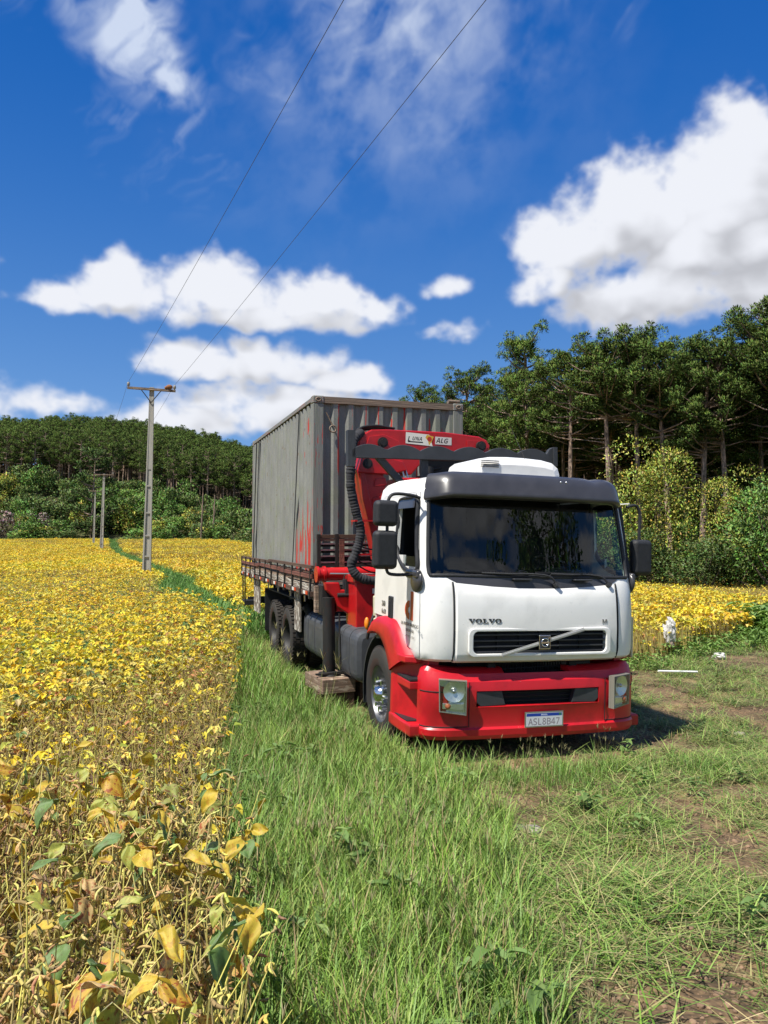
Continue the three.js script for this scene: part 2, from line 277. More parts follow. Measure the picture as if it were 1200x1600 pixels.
const cp = (name, geo, mat, label) => { const m = part(truck, name, geo, mat, label); m.applyMatrix4(CM); return m; };
const mirrorX = (g) => { const q = plain(g.clone()).clone(); q.scale(-1, 1, 1); const p = q.attributes; for (const k of Object.keys(p)) { const a = p[k], n = a.itemSize; for (let i = 0; i < a.count; i += 3) for (let c = 0; c < n; c++) { const t = a.array[(i + 1) * n + c]; a.array[(i + 1) * n + c] = a.array[(i + 2) * n + c]; a.array[(i + 2) * n + c] = t; } } q.computeVertexNormals(); return q; };

// a plan outline wrapped round the front: t = 0 middle, 1 start of the corner, 2 end of the corner, 3 rear edge
const planAt = (t, r) => {
  const s = Math.sign(t) || 1, a = Math.abs(t), k = r.k ?? 0.05, zfx = r.zf - k * r.xc * r.xc;
  if (a <= 1) return [s * a * r.xc, r.zf - k * (a * r.xc) ** 2];
  if (a <= 2) { const th = (a - 1) * Math.PI / 2; return [s * (r.xc + (r.w - r.xc) * Math.sin(th)), r.zc + (zfx - r.zc) * Math.cos(th)]; }
  return [s * r.w, lerp(r.zc, r.zr ?? -1.6, a - 2)];
};
// a sheet over a grid of points with cells left out; its free edges turn inwards by `depth`
function sheet(grid, keep, depth = 0.02, creased) {
  const R = grid.length, C = grid[0].length, pos = [], uv = [], idx = [];
  for (const row of grid) for (const q of row) { pos.push(...q); uv.push(q[0] * 0.7 + q[2] * 0.7, q[1] * 0.7); }
  const eq = (a, b) => Math.abs(a[0] - b[0]) + Math.abs(a[1] - b[1]) + Math.abs(a[2] - b[2]) < 1e-5;
  const edges = new Map(), edge = (a, b) => { const k = a < b ? a + '_' + b : b + '_' + a; edges.set(k, edges.has(k) ? null : [a, b]); };
  for (let j = 0; j + 1 < R; j++) for (let i = 0; i + 1 < C; i++) {
    if (keep && !keep(i, j)) continue;
    const a = j * C + i, b = a + 1, c = a + C + 1, d = a + C;
    if (eq(grid[j][i], grid[j + 1][i]) && eq(grid[j][i + 1], grid[j + 1][i + 1])) continue;
    idx.push(a, b, c, a, c, d); edge(a, b); edge(b, c); edge(c, d); edge(d, a);
  }
  let g = new THREE.BufferGeometry(); g.setAttribute('position', new THREE.Float32BufferAttribute(pos, 3)); g.setAttribute('uv', new THREE.Float32BufferAttribute(uv, 2)); g.setIndex(idx); g.computeVertexNormals();
  const n = g.attributes.normal, sk = [], su = [];
  for (const e of edges.values()) { if (!e || !depth) continue; const [a, b] = e, A = pos.slice(a * 3, a * 3 + 3), B = pos.slice(b * 3, b * 3 + 3), A2 = A.map((v, k) => v - n.array[a * 3 + k] * depth), B2 = B.map((v, k) => v - n.array[b * 3 + k] * depth); sk.push(...B, ...A, ...A2, ...B, ...A2, ...B2); for (let q = 0; q < 6; q++) su.push(A[0] * 0.7, A[1] * 0.7); }
  if (creased) g = toCreasedNormals(g, creased);
  const out = [g];
  if (sk.length) { const s = new THREE.BufferGeometry(); s.setAttribute('position', new THREE.Float32BufferAttribute(sk, 3)); s.setAttribute('uv', new THREE.Float32BufferAttribute(su, 2)); s.computeVertexNormals(); out.push(s); }
  return join(out);
}
const CAB = [
  { y: 0.975, w: 1.165, zf: -0.035, xc: 0.9, zc: -0.32, k: 0.06 }, { y: 1.0, w: 1.185, zf: 0.0, xc: 0.915, zc: -0.31, k: 0.06 }, { y: 1.06, w: 1.197, zf: 0.012, xc: 0.915, zc: -0.31, k: 0.06 },
  { y: 1.17, w: 1.2, zf: 0.016, xc: 0.915, zc: -0.31, k: 0.06 }, { y: 1.3, w: 1.202, zf: 0.016, xc: 0.915, zc: -0.31, k: 0.06 }, { y: 1.45, w: 1.202, zf: 0.008, xc: 0.915, zc: -0.31, k: 0.06 }, { y: 1.6, w: 1.2, zf: -0.008, xc: 0.915, zc: -0.32, k: 0.06 }, { y: 1.72, w: 1.198, zf: -0.04, xc: 0.91, zc: -0.33, k: 0.06 },
  { y: 1.8, w: 1.196, zf: -0.075, xc: 0.9, zc: -0.34, k: 0.07 }, { y: 1.9, w: 1.193, zf: -0.1, xc: 0.89, zc: -0.35, k: 0.08 }, { y: 2.05, w: 1.188, zf: -0.135, xc: 0.88, zc: -0.37, k: 0.08 }, { y: 2.25, w: 1.18, zf: -0.18, xc: 0.86, zc: -0.4, k: 0.08 }, { y: 2.42, w: 1.17, zf: -0.22, xc: 0.84, zc: -0.43, k: 0.08 }, { y: 2.52, w: 1.162, zf: -0.24, xc: 0.83, zc: -0.45, k: 0.08 },
  { y: 2.6, w: 1.152, zf: -0.262, xc: 0.82, zc: -0.47, k: 0.08 }, { y: 2.68, w: 1.13, zf: -0.3, xc: 0.8, zc: -0.5, k: 0.08 }, { y: 2.735, w: 1.085, zf: -0.36, xc: 0.76, zc: -0.55, zr: -1.57, k: 0.06 }, { y: 2.765, w: 1.0, zf: -0.45, xc: 0.7, zc: -0.62, zr: -1.5, k: 0.05 }, { y: 2.785, w: 0.8, zf: -0.6, xc: 0.5, zc: -0.75, zr: -1.4, k: 0.03 }, { y: 2.795, w: 0.35, zf: -0.85, xc: 0.2, zc: -0.95, zr: -1.15, k: 0 }, { y: 2.797, w: 0.02, zf: -1.0, xc: 0.01, zc: -1.02, zr: -1.04, k: 0 },
];
const cabRow = (y) => { for (let i = 1; i < CAB.length; i++) if (y <= CAB[i].y) { const a = CAB[i - 1], b = CAB[i], t = (y - a.y) / (b.y - a.y), o = { y }; for (const k of ['w', 'zf', 'xc', 'zc', 'k']) o[k] = lerp(a[k], b[k], t); o.zr = lerp(a.zr ?? -1.6, b.zr ?? -1.6, t); return o; } return CAB[CAB.length - 1]; };
const tOfZ = (z, r) => 2 + (z - r.zc) / ((r.zr ?? -1.6) - r.zc);
{
  // lower edge of the cab: it climbs over the wheel
  const lowY = (z) => (z > -0.36 ? 0.975 : z > -0.86 ? lerp(0.985, 1.3, (-0.36 - z) / 0.5) : 1.3);
  const ws = 1.5;                                        // windscreen edge on the corner
  const wins = (y) => 1.86, wine = (r) => tOfZ(-0.88, r); // door window, front and rear edges
  const ys = [0.975, 1.0, 1.06, 1.17, 1.3, 1.45, 1.6, 1.72, 1.765, 1.8, 1.86, 1.9, 1.97, 2.05, 2.15, 2.25, 2.42, 2.47, 2.52, 2.58, 2.6, 2.68, 2.735, 2.765, 2.785, 2.795, 2.797];
  const colsPos = [0, 0.25, 0.5, 0.75, 0.94, 1.0, 1.12, 1.25, 1.38, ws, 1.62, 1.74, 'winF', 2.0, 'd1', 'd2', 'winR', 'd3', 'd4', 3];
  const colT = (c, r) => (typeof c === 'number' ? c : c === 'winF' ? 1.86 : tOfZ({ d1: -0.52, d2: -0.68, winR: -0.88, d3: -1.1, d4: -1.46 }[c], r));
  const N = colsPos.length, cols = [...colsPos.slice(1).reverse().map((c) => [c, -1]), ...colsPos.map((c) => [c, 1])];
  const point = (c, y, sgn, out = 0) => { const r = cabRow(y), t = colT(c, r) * sgn, [x, z] = planAt(t === 0 ? 1e-6 : t, { ...r, w: r.w + out }); const yy = Math.abs(t) > 1.75 ? Math.max(y, lowY(z)) : y; return [x, yy, z]; };
  const grid = ys.map((y) => cols.map(([c, s]) => point(c, y, s)));
  const yi = (y) => ys.indexOf(y), ci = (c) => cols.findIndex(([q, s]) => q === c && s === 1), cn = (c) => cols.findIndex(([q, s]) => q === c && s === -1);
  const inWs = (i, j) => j >= yi(1.8) && j < yi(2.58) && i >= cn(ws) && i < ci(ws);
  // door window: its lower rear corner is cut off
  const inDw = (i, j, sgn) => { const lo = sgn > 0 ? ci('winF') : cn('winR'), hi = sgn > 0 ? ci('winR') : cn('winF'); if (i < lo || i >= hi || j < yi(1.86) || j >= yi(2.52)) return false; const nearRear = sgn > 0 ? i === hi - 1 : i === lo; return !(nearRear && j < yi(1.97)); };
  const inDoor = (i, j, sgn) => { const lo = sgn > 0 ? ci('winF') - 1 : cn('d4'), hi = sgn > 0 ? ci('d4') : cn('winF') + 1; return i >= lo && i < hi && j < yi(2.6); };
  const inHood = (i, j) => j < yi(1.765) && i >= cn(0.94) && i < ci(0.94);
  const glassZone = (i, j) => inWs(i, j) || inDw(i, j, 1) || inDw(i, j, -1);
  cp('cab_shell', sheet(grid, (i, j) => !glassZone(i, j) && !inDoor(i, j, 1) && !inDoor(i, j, -1) && !inHood(i, j), 0.03, 0.7), M.white);
  const outline = [...CAB.filter((r) => r.y < 2.77).map((r) => [-r.w + 0.012, r.y]), ...CAB.filter((r) => r.y < 2.77).reverse().map((r) => [r.w - 0.012, r.y])].map(([x, y]) => [x, Math.max(y, 1.02)]);
  cp('rear_wall', [extrude(outline.reverse(), 0.03, 0).translate(0, 0, -1.585)], M.white);
  // doors
  for (const s of [-1, 1]) {
    const lo = s > 0 ? ci('winF') - 1 : cn('d4'), hi = s > 0 ? ci('d4') : cn('winF') + 1;
    const g2 = ys.slice(0, yi(2.6) + 1).map((y, j) => cols.slice(lo, hi + 1).map(([c, q], i, arr) => { const p = point(c, y, q, 0.006); const e = 0.006; if (i === 0) p[2] += s > 0 ? -e : e; if (i === arr.length - 1) p[2] += s > 0 ? e : -e; if (j === yi(2.6)) p[1] -= e; return p; }));
    const door = cp('door', sheet(g2, (i, j) => !inDw(i + lo, j, s), 0.03, 0.7), M.white);
    // the window's dark frame and glass
    const rr = (y) => cabRow(y), dz = (t, y, o = 0.012) => { const r = rr(y), [x, z] = planAt(s * t, { ...r, w: r.w + o }); return [x, y, z]; };
    const ring = [[1.84, 1.83], [1.84, 2.05], [1.84, 2.3], [1.84, 2.54], ['a', 2.54], ['b', 2.54], ['c', 2.52], ['c', 2.3], ['c', 2.05], ['b2', 1.93], ['a2', 1.83]].map(([t, y]) => dz(typeof t === 'number' ? t : tOfZ({ a: -0.5, b: -0.84, c: -0.9, b2: -0.8, a2: -0.58 }[t], rr(y)), y, 0.004));
    part(door, 'window_frame', new THREE.TubeGeometry(new THREE.CatmullRomCurve3(ring.map((p) => V3(...p)), true, 'centripetal'), 80, 0.024, 8, true), M.plastic);
    part(door, 'window_glass', sheet((s < 0 ? [1.85, 1.9, 1.96] : [1.85, 1.97, 2.05, 2.25, 2.42, 2.53]).map((y) => [1.85, 2, tOfZ(-0.5, rr(y)), tOfZ(-0.7, rr(y)), tOfZ(y < 1.9 ? -0.62 : -0.89, rr(y))].map((t) => dz(t, y, -0.012))), null, 0), M.glass);
    // rain deflector over the window
    part(door, 'rain_deflector', sheet([2.44, 2.5, 2.55].map((y, k) => [1.84, 1.92, 2, tOfZ(-0.6, rr(y)), tOfZ(-0.88, rr(y))].map((t) => dz(t, y, 0.035 - k * 0.008))), null, 0.004), M.visor);
    const xh = s * 1.212;
    part(door, 'door_handle', [bx(0.03, 0.24, 0.13, xh, 1.41, -0.98, 0.012), bx(0.035, 0.17, 0.03, xh + s * 0.008, 1.4, -0.99, 0.01)], M.plastic);
    part(door, 'mirror_mount', [bx(0.06, 0.09, 0.34, s * 1.2, 1.79, -0.36, 0.028), (() => { const g = new THREE.SphereGeometry(0.12, 18, 12); g.scale(0.38, 1.0, 1.15); return g.translate(s * 1.185, 1.73, -0.3); })()], M.visor);
    part(door, 'side_marker', bx(0.012, 0.012, 1.0, s * 1.207, 2.57, -0.8), M.white);
  }
  // windscreen and its black surround
  const wg = [1.79, 1.86, 1.97, 2.1, 2.25, 2.42, 2.585].map((y) => Array.from({ length: 25 }, (_, i) => { const t = (i - 12) / 12 * (ws + 0.02), r = cabRow(y), [x, z] = planAt(t || 1e-6, r); return [x * 0.998, y, z - 0.012]; }));
  cp('windshield', sheet(wg, null, 0), M.glass);
  const loop = [];
  for (let i = -12; i <= 12; i++) loop.push([i / 12 * (ws - 0.05), 1.79]);
  for (const y of [1.86, 2.0, 2.2, 2.4, 2.53]) loop.push([ws - 0.005, y]);
  for (let i = 12; i >= -12; i--) loop.push([i / 12 * (ws - 0.05), 2.585]);
  for (const y of [2.53, 2.4, 2.2, 2.0, 1.86]) loop.push([-ws + 0.005, y]);
  cp('windshield_seal', new THREE.TubeGeometry(new THREE.CatmullRomCurve3(loop.map(([t, y]) => { const [x, z] = planAt(t || 1e-6, cabRow(y)); return V3(x, y, z); }), true, 'centripetal'), 220, 0.02, 8, true), M.plastic);
  // hood panel with its grille opening
  const hy = [0.965, 0.985, 1.04, 1.055, 1.275, 1.295, 1.4, 1.5, 1.6, 1.68, 1.725], hx = [-0.885, -0.87, -0.78, -0.73, -0.5, -0.25, 0, 0.25, 0.5, 0.73, 0.78, 0.87, 0.885];
  const hoodP = (x, y) => { const r = cabRow(Math.max(y, 0.976)), top = 1.725 - 0.05 * (Math.abs(x) < 0.62 ? 1 - (x / 0.62) ** 2 * 0.5 : clamp((0.9 - Math.abs(x)) / 0.28) * 0.5), yy = y > 1.5 ? lerp(1.5, top, (y - 1.5) / 0.225) : y; const e = Math.abs(x) > 0.88 ? -0.018 : 0, b = y < 0.98 ? -0.03 : 0; return [x, yy, planAt(x / r.xc || 1e-6, r)[1] + 0.026 + e + b - (y > 1.7 ? 0.014 : 0)]; };
  const hood = cp('front_panel', sheet(hy.map((y) => hx.map((x) => hoodP(x, y))), (i, j) => !(j === 3 && i >= 3 && i < 9), 0.05, 0.6), M.white);
  for (const q of [-1, 1]) { const pts = []; for (let k = 0; k <= 10; k++) { const y = lerp(0.985, 1.73, k / 10), r0 = cabRow(y); pts.push([q * 0.899, y, planAt(q * 0.899 / r0.xc, r0)[1] + 0.006]); } cp('panel_gap_shade', tube(pts, 0.0085, 20, 6), M.dark); }  // dark strips painted in for the shadow line of the front panel gaps
  const rrect = (x0, x1, y0, y1, r, n = 6) => { const o = []; for (const [cx, cy, a0] of [[x1 - r, y1 - r, 0], [x0 + r, y1 - r, 90], [x0 + r, y0 + r, 180], [x1 - r, y0 + r, 270]]) for (let k = 0; k <= n; k++) { const a = (a0 + 90 * k / n) * Math.PI / 180; o.push([cx + r * Math.cos(a), cy + r * Math.sin(a)]); } return o; };
  part(hood, 'grille_surround', extrude(rrect(-0.775, 0.775, 1.03, 1.3, 0.06), 0.03, 0.008, [rrect(-0.725, 0.725, 1.06, 1.27, 0.05).reverse()]).translate(0, 0, 0.01), M.white);
  const gl = cp('grille', [extrude(rrect(-0.74, 0.74, 1.045, 1.285, 0.04), 0.02, 0).translate(0, 0, -0.05), [-0.45, -0.22, 0, 0.22, 0.45].map((x) => bx(0.012, 0.23, 0.03, x, 1.165, -0.025))], M.dark);
  for (const y of [1.235, 1.18, 1.125, 1.075]) { const sl = part(gl, 'slat', [extrude([[-0.012, 0.008], [-0.012, -0.012], [0.02, -0.004], [0.02, 0.006]].map(([a, b]) => [a, b]), 1.45, 0).rotateY(-Math.PI / 2).translate(0.725, y, 0.0)], M.greyPlastic); }
  part(gl, 'diagonal_bar', [barBetween([-0.43, 1.045, 0.045], [0.46, 1.285, 0.045], 0.012, 0.034), barBetween([-0.43, 1.045, 0.052], [0.46, 1.285, 0.052], 0.01, 0.012)], M.satin);
  const em = part(gl, 'emblem', [bx(0.125, 0.135, 0.016, 0.015, 1.165, 0.06, 0.005)], M.chrome);
  part(em, 'emblem_face', bx(0.108, 0.118, 0.01, 0.015, 1.165, 0.066), M.greyPlastic);
  part(gl, 'emblem_ring', [new THREE.TorusGeometry(0.038, 0.0065, 8, 28).translate(0.015, 1.163, 0.073), barBetween([0.04, 1.19, 0.073], [0.062, 1.213, 0.073], 0.008, 0.009), bx(0.085, 0.016, 0.006, 0.015, 1.163, 0.076)], M.chrome);
  // black cowl under the windscreen
  const cowl = [1.69, 1.735, 1.775, 1.8].map((y) => Array.from({ length: 21 }, (_, i) => { const t = (i - 10) / 10 * (y < 1.75 ? 0.955 : 1.1), r = cabRow(y), [x, z] = planAt(t || 1e-6, r); return [x, y - 0.05 * (1 - Math.min(1, Math.abs(t)) ** 2) * (y < 1.75 ? 1 : 0.3), z + 0.008]; }));
  cp('cowl', sheet(cowl, null, 0.01), M.visor);
  for (const [x0, x1] of [[0.18, -0.75], [0.8, -0.02]]) {
    const zf = (x, y) => planAt(x / cabRow(y).xc || 1e-6, cabRow(y))[1] + 0.03;
    const w = cp('wiper', [tube([[x0, 1.72, zf(x0, 1.72) + 0.01], [x0 - 0.06, 1.79, zf(x0, 1.79) + 0.02], [x0 - 0.2, 1.815, zf(x0, 1.81) + 0.01], [(x0 + x1) / 2, 1.815, zf(0, 1.82)], [x1 + 0.15, 1.82, zf(x1, 1.82)]], 0.011, 20, 6), new THREE.CylinderGeometry(0.025, 0.03, 0.04, 12).rotateX(1.2).translate(x0, 1.72, zf(x0, 1.72))], M.plastic);
    part(w, 'wiper_blade', barBetween([x0 - 0.3, 1.822, zf(0, 1.83) - 0.012], [x1, 1.832, zf(x1, 1.84) - 0.02], 0.02, 0.016), M.dark);
    cp('cowl_vent', bx(0.2, 0.016, 0.05, (x0 + x1) / 2 + 0.1, 1.765, zf(0.1, 1.76) - 0.01, 0.005), M.greyPlastic);
  }
  // sun visor over the windscreen
  const vr = [[2.54, 0.1], [2.552, 0.19], [2.57, 0.21], [2.6, 0.205], [2.7, 0.17], [2.77, 0.12], [2.805, 0.06], [2.815, -0.03], [2.79, -0.12]];
  const vg = vr.map(([y, o]) => Array.from({ length: 33 }, (_, i) => { const t = (i - 16) / 16 * 1.72, r = cabRow(Math.min(y, 2.6)); const a = Math.abs(t), q = sstep(1.72, 1.2, a); const [x, z] = planAt(t || 1e-6, { ...r, w: r.w - 0.085 + o * 0.35, xc: r.xc - 0.03 + o * 0.3, zf: r.zf + o * (0.55 + 0.45 * q), zc: r.zc }); const dent = t > 0 ? 0.02 * Math.exp(-((t - 0.88) ** 2) / 0.01) * (y > 2.7 ? 1 : 0) : 0; return [x, y - 0.03 * sstep(1.0, 1.7, a) - dent, z]; }));
  const vis = cp('sun_visor', sheet(vg, null, 0.015, 1.2), M.visor);
  for (const x of [0.2, 0.26]) part(vis, 'visor_bolt', new THREE.SphereGeometry(0.012, 8, 6).translate(x, 2.73, 0.0), M.alu);
  // roof unit, marker lamp, aerial
  const ac = (() => { const o = [[-0.52, 2.7], [-0.515, 2.86], [-0.49, 2.94], [-0.43, 2.985], [-0.3, 3.01], [-0.1, 3.02], [0.1, 3.02], [0.3, 3.01], [0.43, 2.985], [0.49, 2.94], [0.515, 2.86], [0.52, 2.7]]; return extrude(o.reverse(), 0.8, 0.09).translate(0, 0, -1.3); })();
  const acm = cp('roof_unit', ac, M.white);
  for (let k = 0; k < 4; k++) part(acm, 'louvre', bx(0.2, 0.008, 0.012, -0.34, 2.9 + k * 0.02, -0.492), M.greyPlastic);
  cp('marker_lamp', new THREE.SphereGeometry(0.035, 12, 8).scale(1, 0.8, 1.3).translate(-0.86, 2.79, -0.62), M.alu);
  cp('aerial', cylBetween([0.12, 2.95, -0.55], [0.03, 3.35, -0.75], 0.005, 0.002, 6), M.steel);
  // inside of the cab
  cp('cab_lining', [bx(2.2, 1.55, 0.02, 0, 1.85, -1.55), bx(2.1, 0.02, 1.0, 0, 2.62, -1.05), bx(2.2, 0.03, 1.2, 0, 1.06, -0.95), bx(0.03, 0.75, 0.6, -1.13, 1.45, -1.2), bx(0.03, 0.75, 0.6, 1.13, 1.45, -1.2), bx(0.03, 0.8, 0.62, -1.12, 2.2, -1.24), bx(0.03, 0.8, 0.62, 1.12, 2.2, -1.24)], M.cloth);
  cp('dashboard', [bx(2.06, 0.55, 0.42, 0, 1.5, -0.42, 0.08), bx(0.55, 0.12, 0.2, 0.5, 1.8, -0.48, 0.05)], M.plastic);
  for (const x of [-0.55, 0.55]) cp('seat', [bx(0.5, 0.16, 0.5, x, 1.5, -1.05, 0.06), bx(0.48, 0.7, 0.14, x, 1.85, -1.33, 0.06), bx(0.26, 0.2, 0.1, x, 2.27, -1.36, 0.04)], M.cloth);
  cp('steering_wheel', [new THREE.TorusGeometry(0.22, 0.018, 10, 36).rotateX(-0.95).translate(0.5, 1.86, -0.68), cylBetween([0.5, 1.86, -0.68], [0.5, 1.65, -0.5], 0.03, 0.04, 10), bx(0.4, 0.02, 0.04, 0.5, 1.86, -0.68)], M.plastic);
}
console.log('cab');
// ---- mirrors (arm, housings, glass)
for (const s of [-1, 1]) {
  const X = s < 0 ? 1.5 : 1.335, Z = s < 0 ? -0.3 : -0.3;
  const mi = cp('side_mirror', [tube([[s * 1.17, 2.53, -0.3], [s * 1.24, 2.55, -0.3], [s * (X - 0.04), 2.55, Z], [s * (X + 0.0), 2.48, Z], [s * (X + 0.0), 2.2, Z], [s * (X + 0.0), 1.86, Z], [s * (X - 0.02), 1.8, Z], [s * (X - 0.08), 1.785, Z], [s * 1.2, 1.79, -0.32]], 0.016, 60, 8)], M.plastic);
  const hs = s < 0 ? [[2.37, 0.25, 0.24], [2.02, 0.37, 0.24]] : [[2.0, 0.38, 0.23]];
  for (const [y, h, w] of hs) {
    const dx = s < 0 ? s * (X + 0.02) : s * (X + 0.02);
    const hou = part(mi, 'mirror_housing', [bx(w, h, 0.13, dx, y, Z, 0.05)], M.plastic);
    part(mi, 'mirror_glass', bx(w - 0.05, h - 0.06, 0.008, dx, y, Z - 0.066), M.chrome);
  }
}
// ---- lettering on the cab
function decal(w, h, draw, px = 512) {   // printed film: transparent where nothing is printed
  const c = document.createElement('canvas'); c.width = px; c.height = Math.max(8, Math.round(px * h / w)); const g = c.getContext('2d'); g.clearRect(0, 0, c.width, c.height); draw(g, c.width, c.height);
  const t = new THREE.CanvasTexture(c); t.colorSpace = THREE.SRGBColorSpace; t.magFilter = THREE.LinearFilter; return t;
}
const film = (t, o = {}) => std({ map: t, transparent: true, roughness: 0.4, ...o });
{
  const { TextGeometry } = await import('three/addons/geometries/TextGeometry.js'), { FontLoader } = await import('three/addons/loaders/FontLoader.js');
  const serif = await new FontLoader().loadAsync('fonts/droid/droid_serif_bold.typeface.json'), sans = await new FontLoader().loadAsync('fonts/droid/droid_sans_bold.typeface.json');
  const word = (str, font, size, width, x, y, z) => { const g = new TextGeometry(str, { font, size, depth: 0.008, curveSegments: 5, bevelEnabled: false }); g.computeBoundingBox(); const b = g.boundingBox; g.translate(-b.min.x, -b.min.y, 0); g.scale(width / (b.max.x - b.min.x), 1, 1); return g.translate(x, y, z); };
  const onHood = (g) => { const P = g.attributes.position; for (let i = 0; i < P.count; i++) P.setZ(i, P.getZ(i) + 0.036 - 0.06 * P.getX(i) ** 2); return g; };
  cp('brand_lettering', onHood(word('VOLVO', serif, 0.042, 0.33, -0.765, 1.348, 0)), std({ color: lin(0.09, 0.09, 0.09), metalness: 0.6, roughness: 0.35 }));
  cp('model_lettering', onHood(word('M', sans, 0.04, 0.055, 0.69, 1.34, 0)), M.alu);
  // printed door lettering, on the left-hand side of the picture
  const t1 = decal(0.44, 0.56, (g, w, h) => {
    g.fillStyle = '#c4451a';
    g.fillRect(w * 0.52, 0, w * 0.13, h * 0.56); g.beginPath(); g.arc(w * 0.47, h * 0.37, h * 0.185, Math.PI * 0.5, Math.PI * 1.5); g.lineTo(w * 0.47, h * 0.30); g.arc(w * 0.47, h * 0.37, h * 0.06, Math.PI * 1.5, Math.PI * 0.5, true); g.closePath(); g.fill();
    g.fillStyle = '#333330'; g.textAlign = 'center'; g.font = 'bold ' + Math.round(h * 0.085) + 'px sans-serif'; g.fillText('LA ROSA MUNCKS', w * 0.5, h * 0.68, w * 0.96); g.font = 'bold ' + Math.round(h * 0.07) + 'px sans-serif'; g.fillText('LOCAÇÃO', w * 0.5, h * 0.79, w * 0.5); g.font = Math.round(h * 0.06) + 'px sans-serif'; g.fillText('41 9972-7264', w * 0.53, h * 0.9, w * 0.7);
  });
  cp('door_lettering', new THREE.PlaneGeometry(0.56, 0.5).rotateY(-Math.PI / 2).translate(-1.2125, 1.37, -0.4), film(t1));
  const t2 = decal(0.22, 0.18, (g, w, h) => { g.fillStyle = '#3a3a3a'; g.font = 'bold ' + Math.round(h * 0.46) + 'px sans-serif'; g.fillText('260', 0, h * 0.45, w); g.font = 'bold ' + Math.round(h * 0.4) + 'px sans-serif'; g.fillText('6x2R', 0, h * 0.92, w * 0.9); }, 256);
  cp('model_number_lettering', new THREE.PlaneGeometry(0.2, 0.17).rotateY(-Math.PI / 2).translate(-1.2125, 1.4, -1.2), film(t2));
}
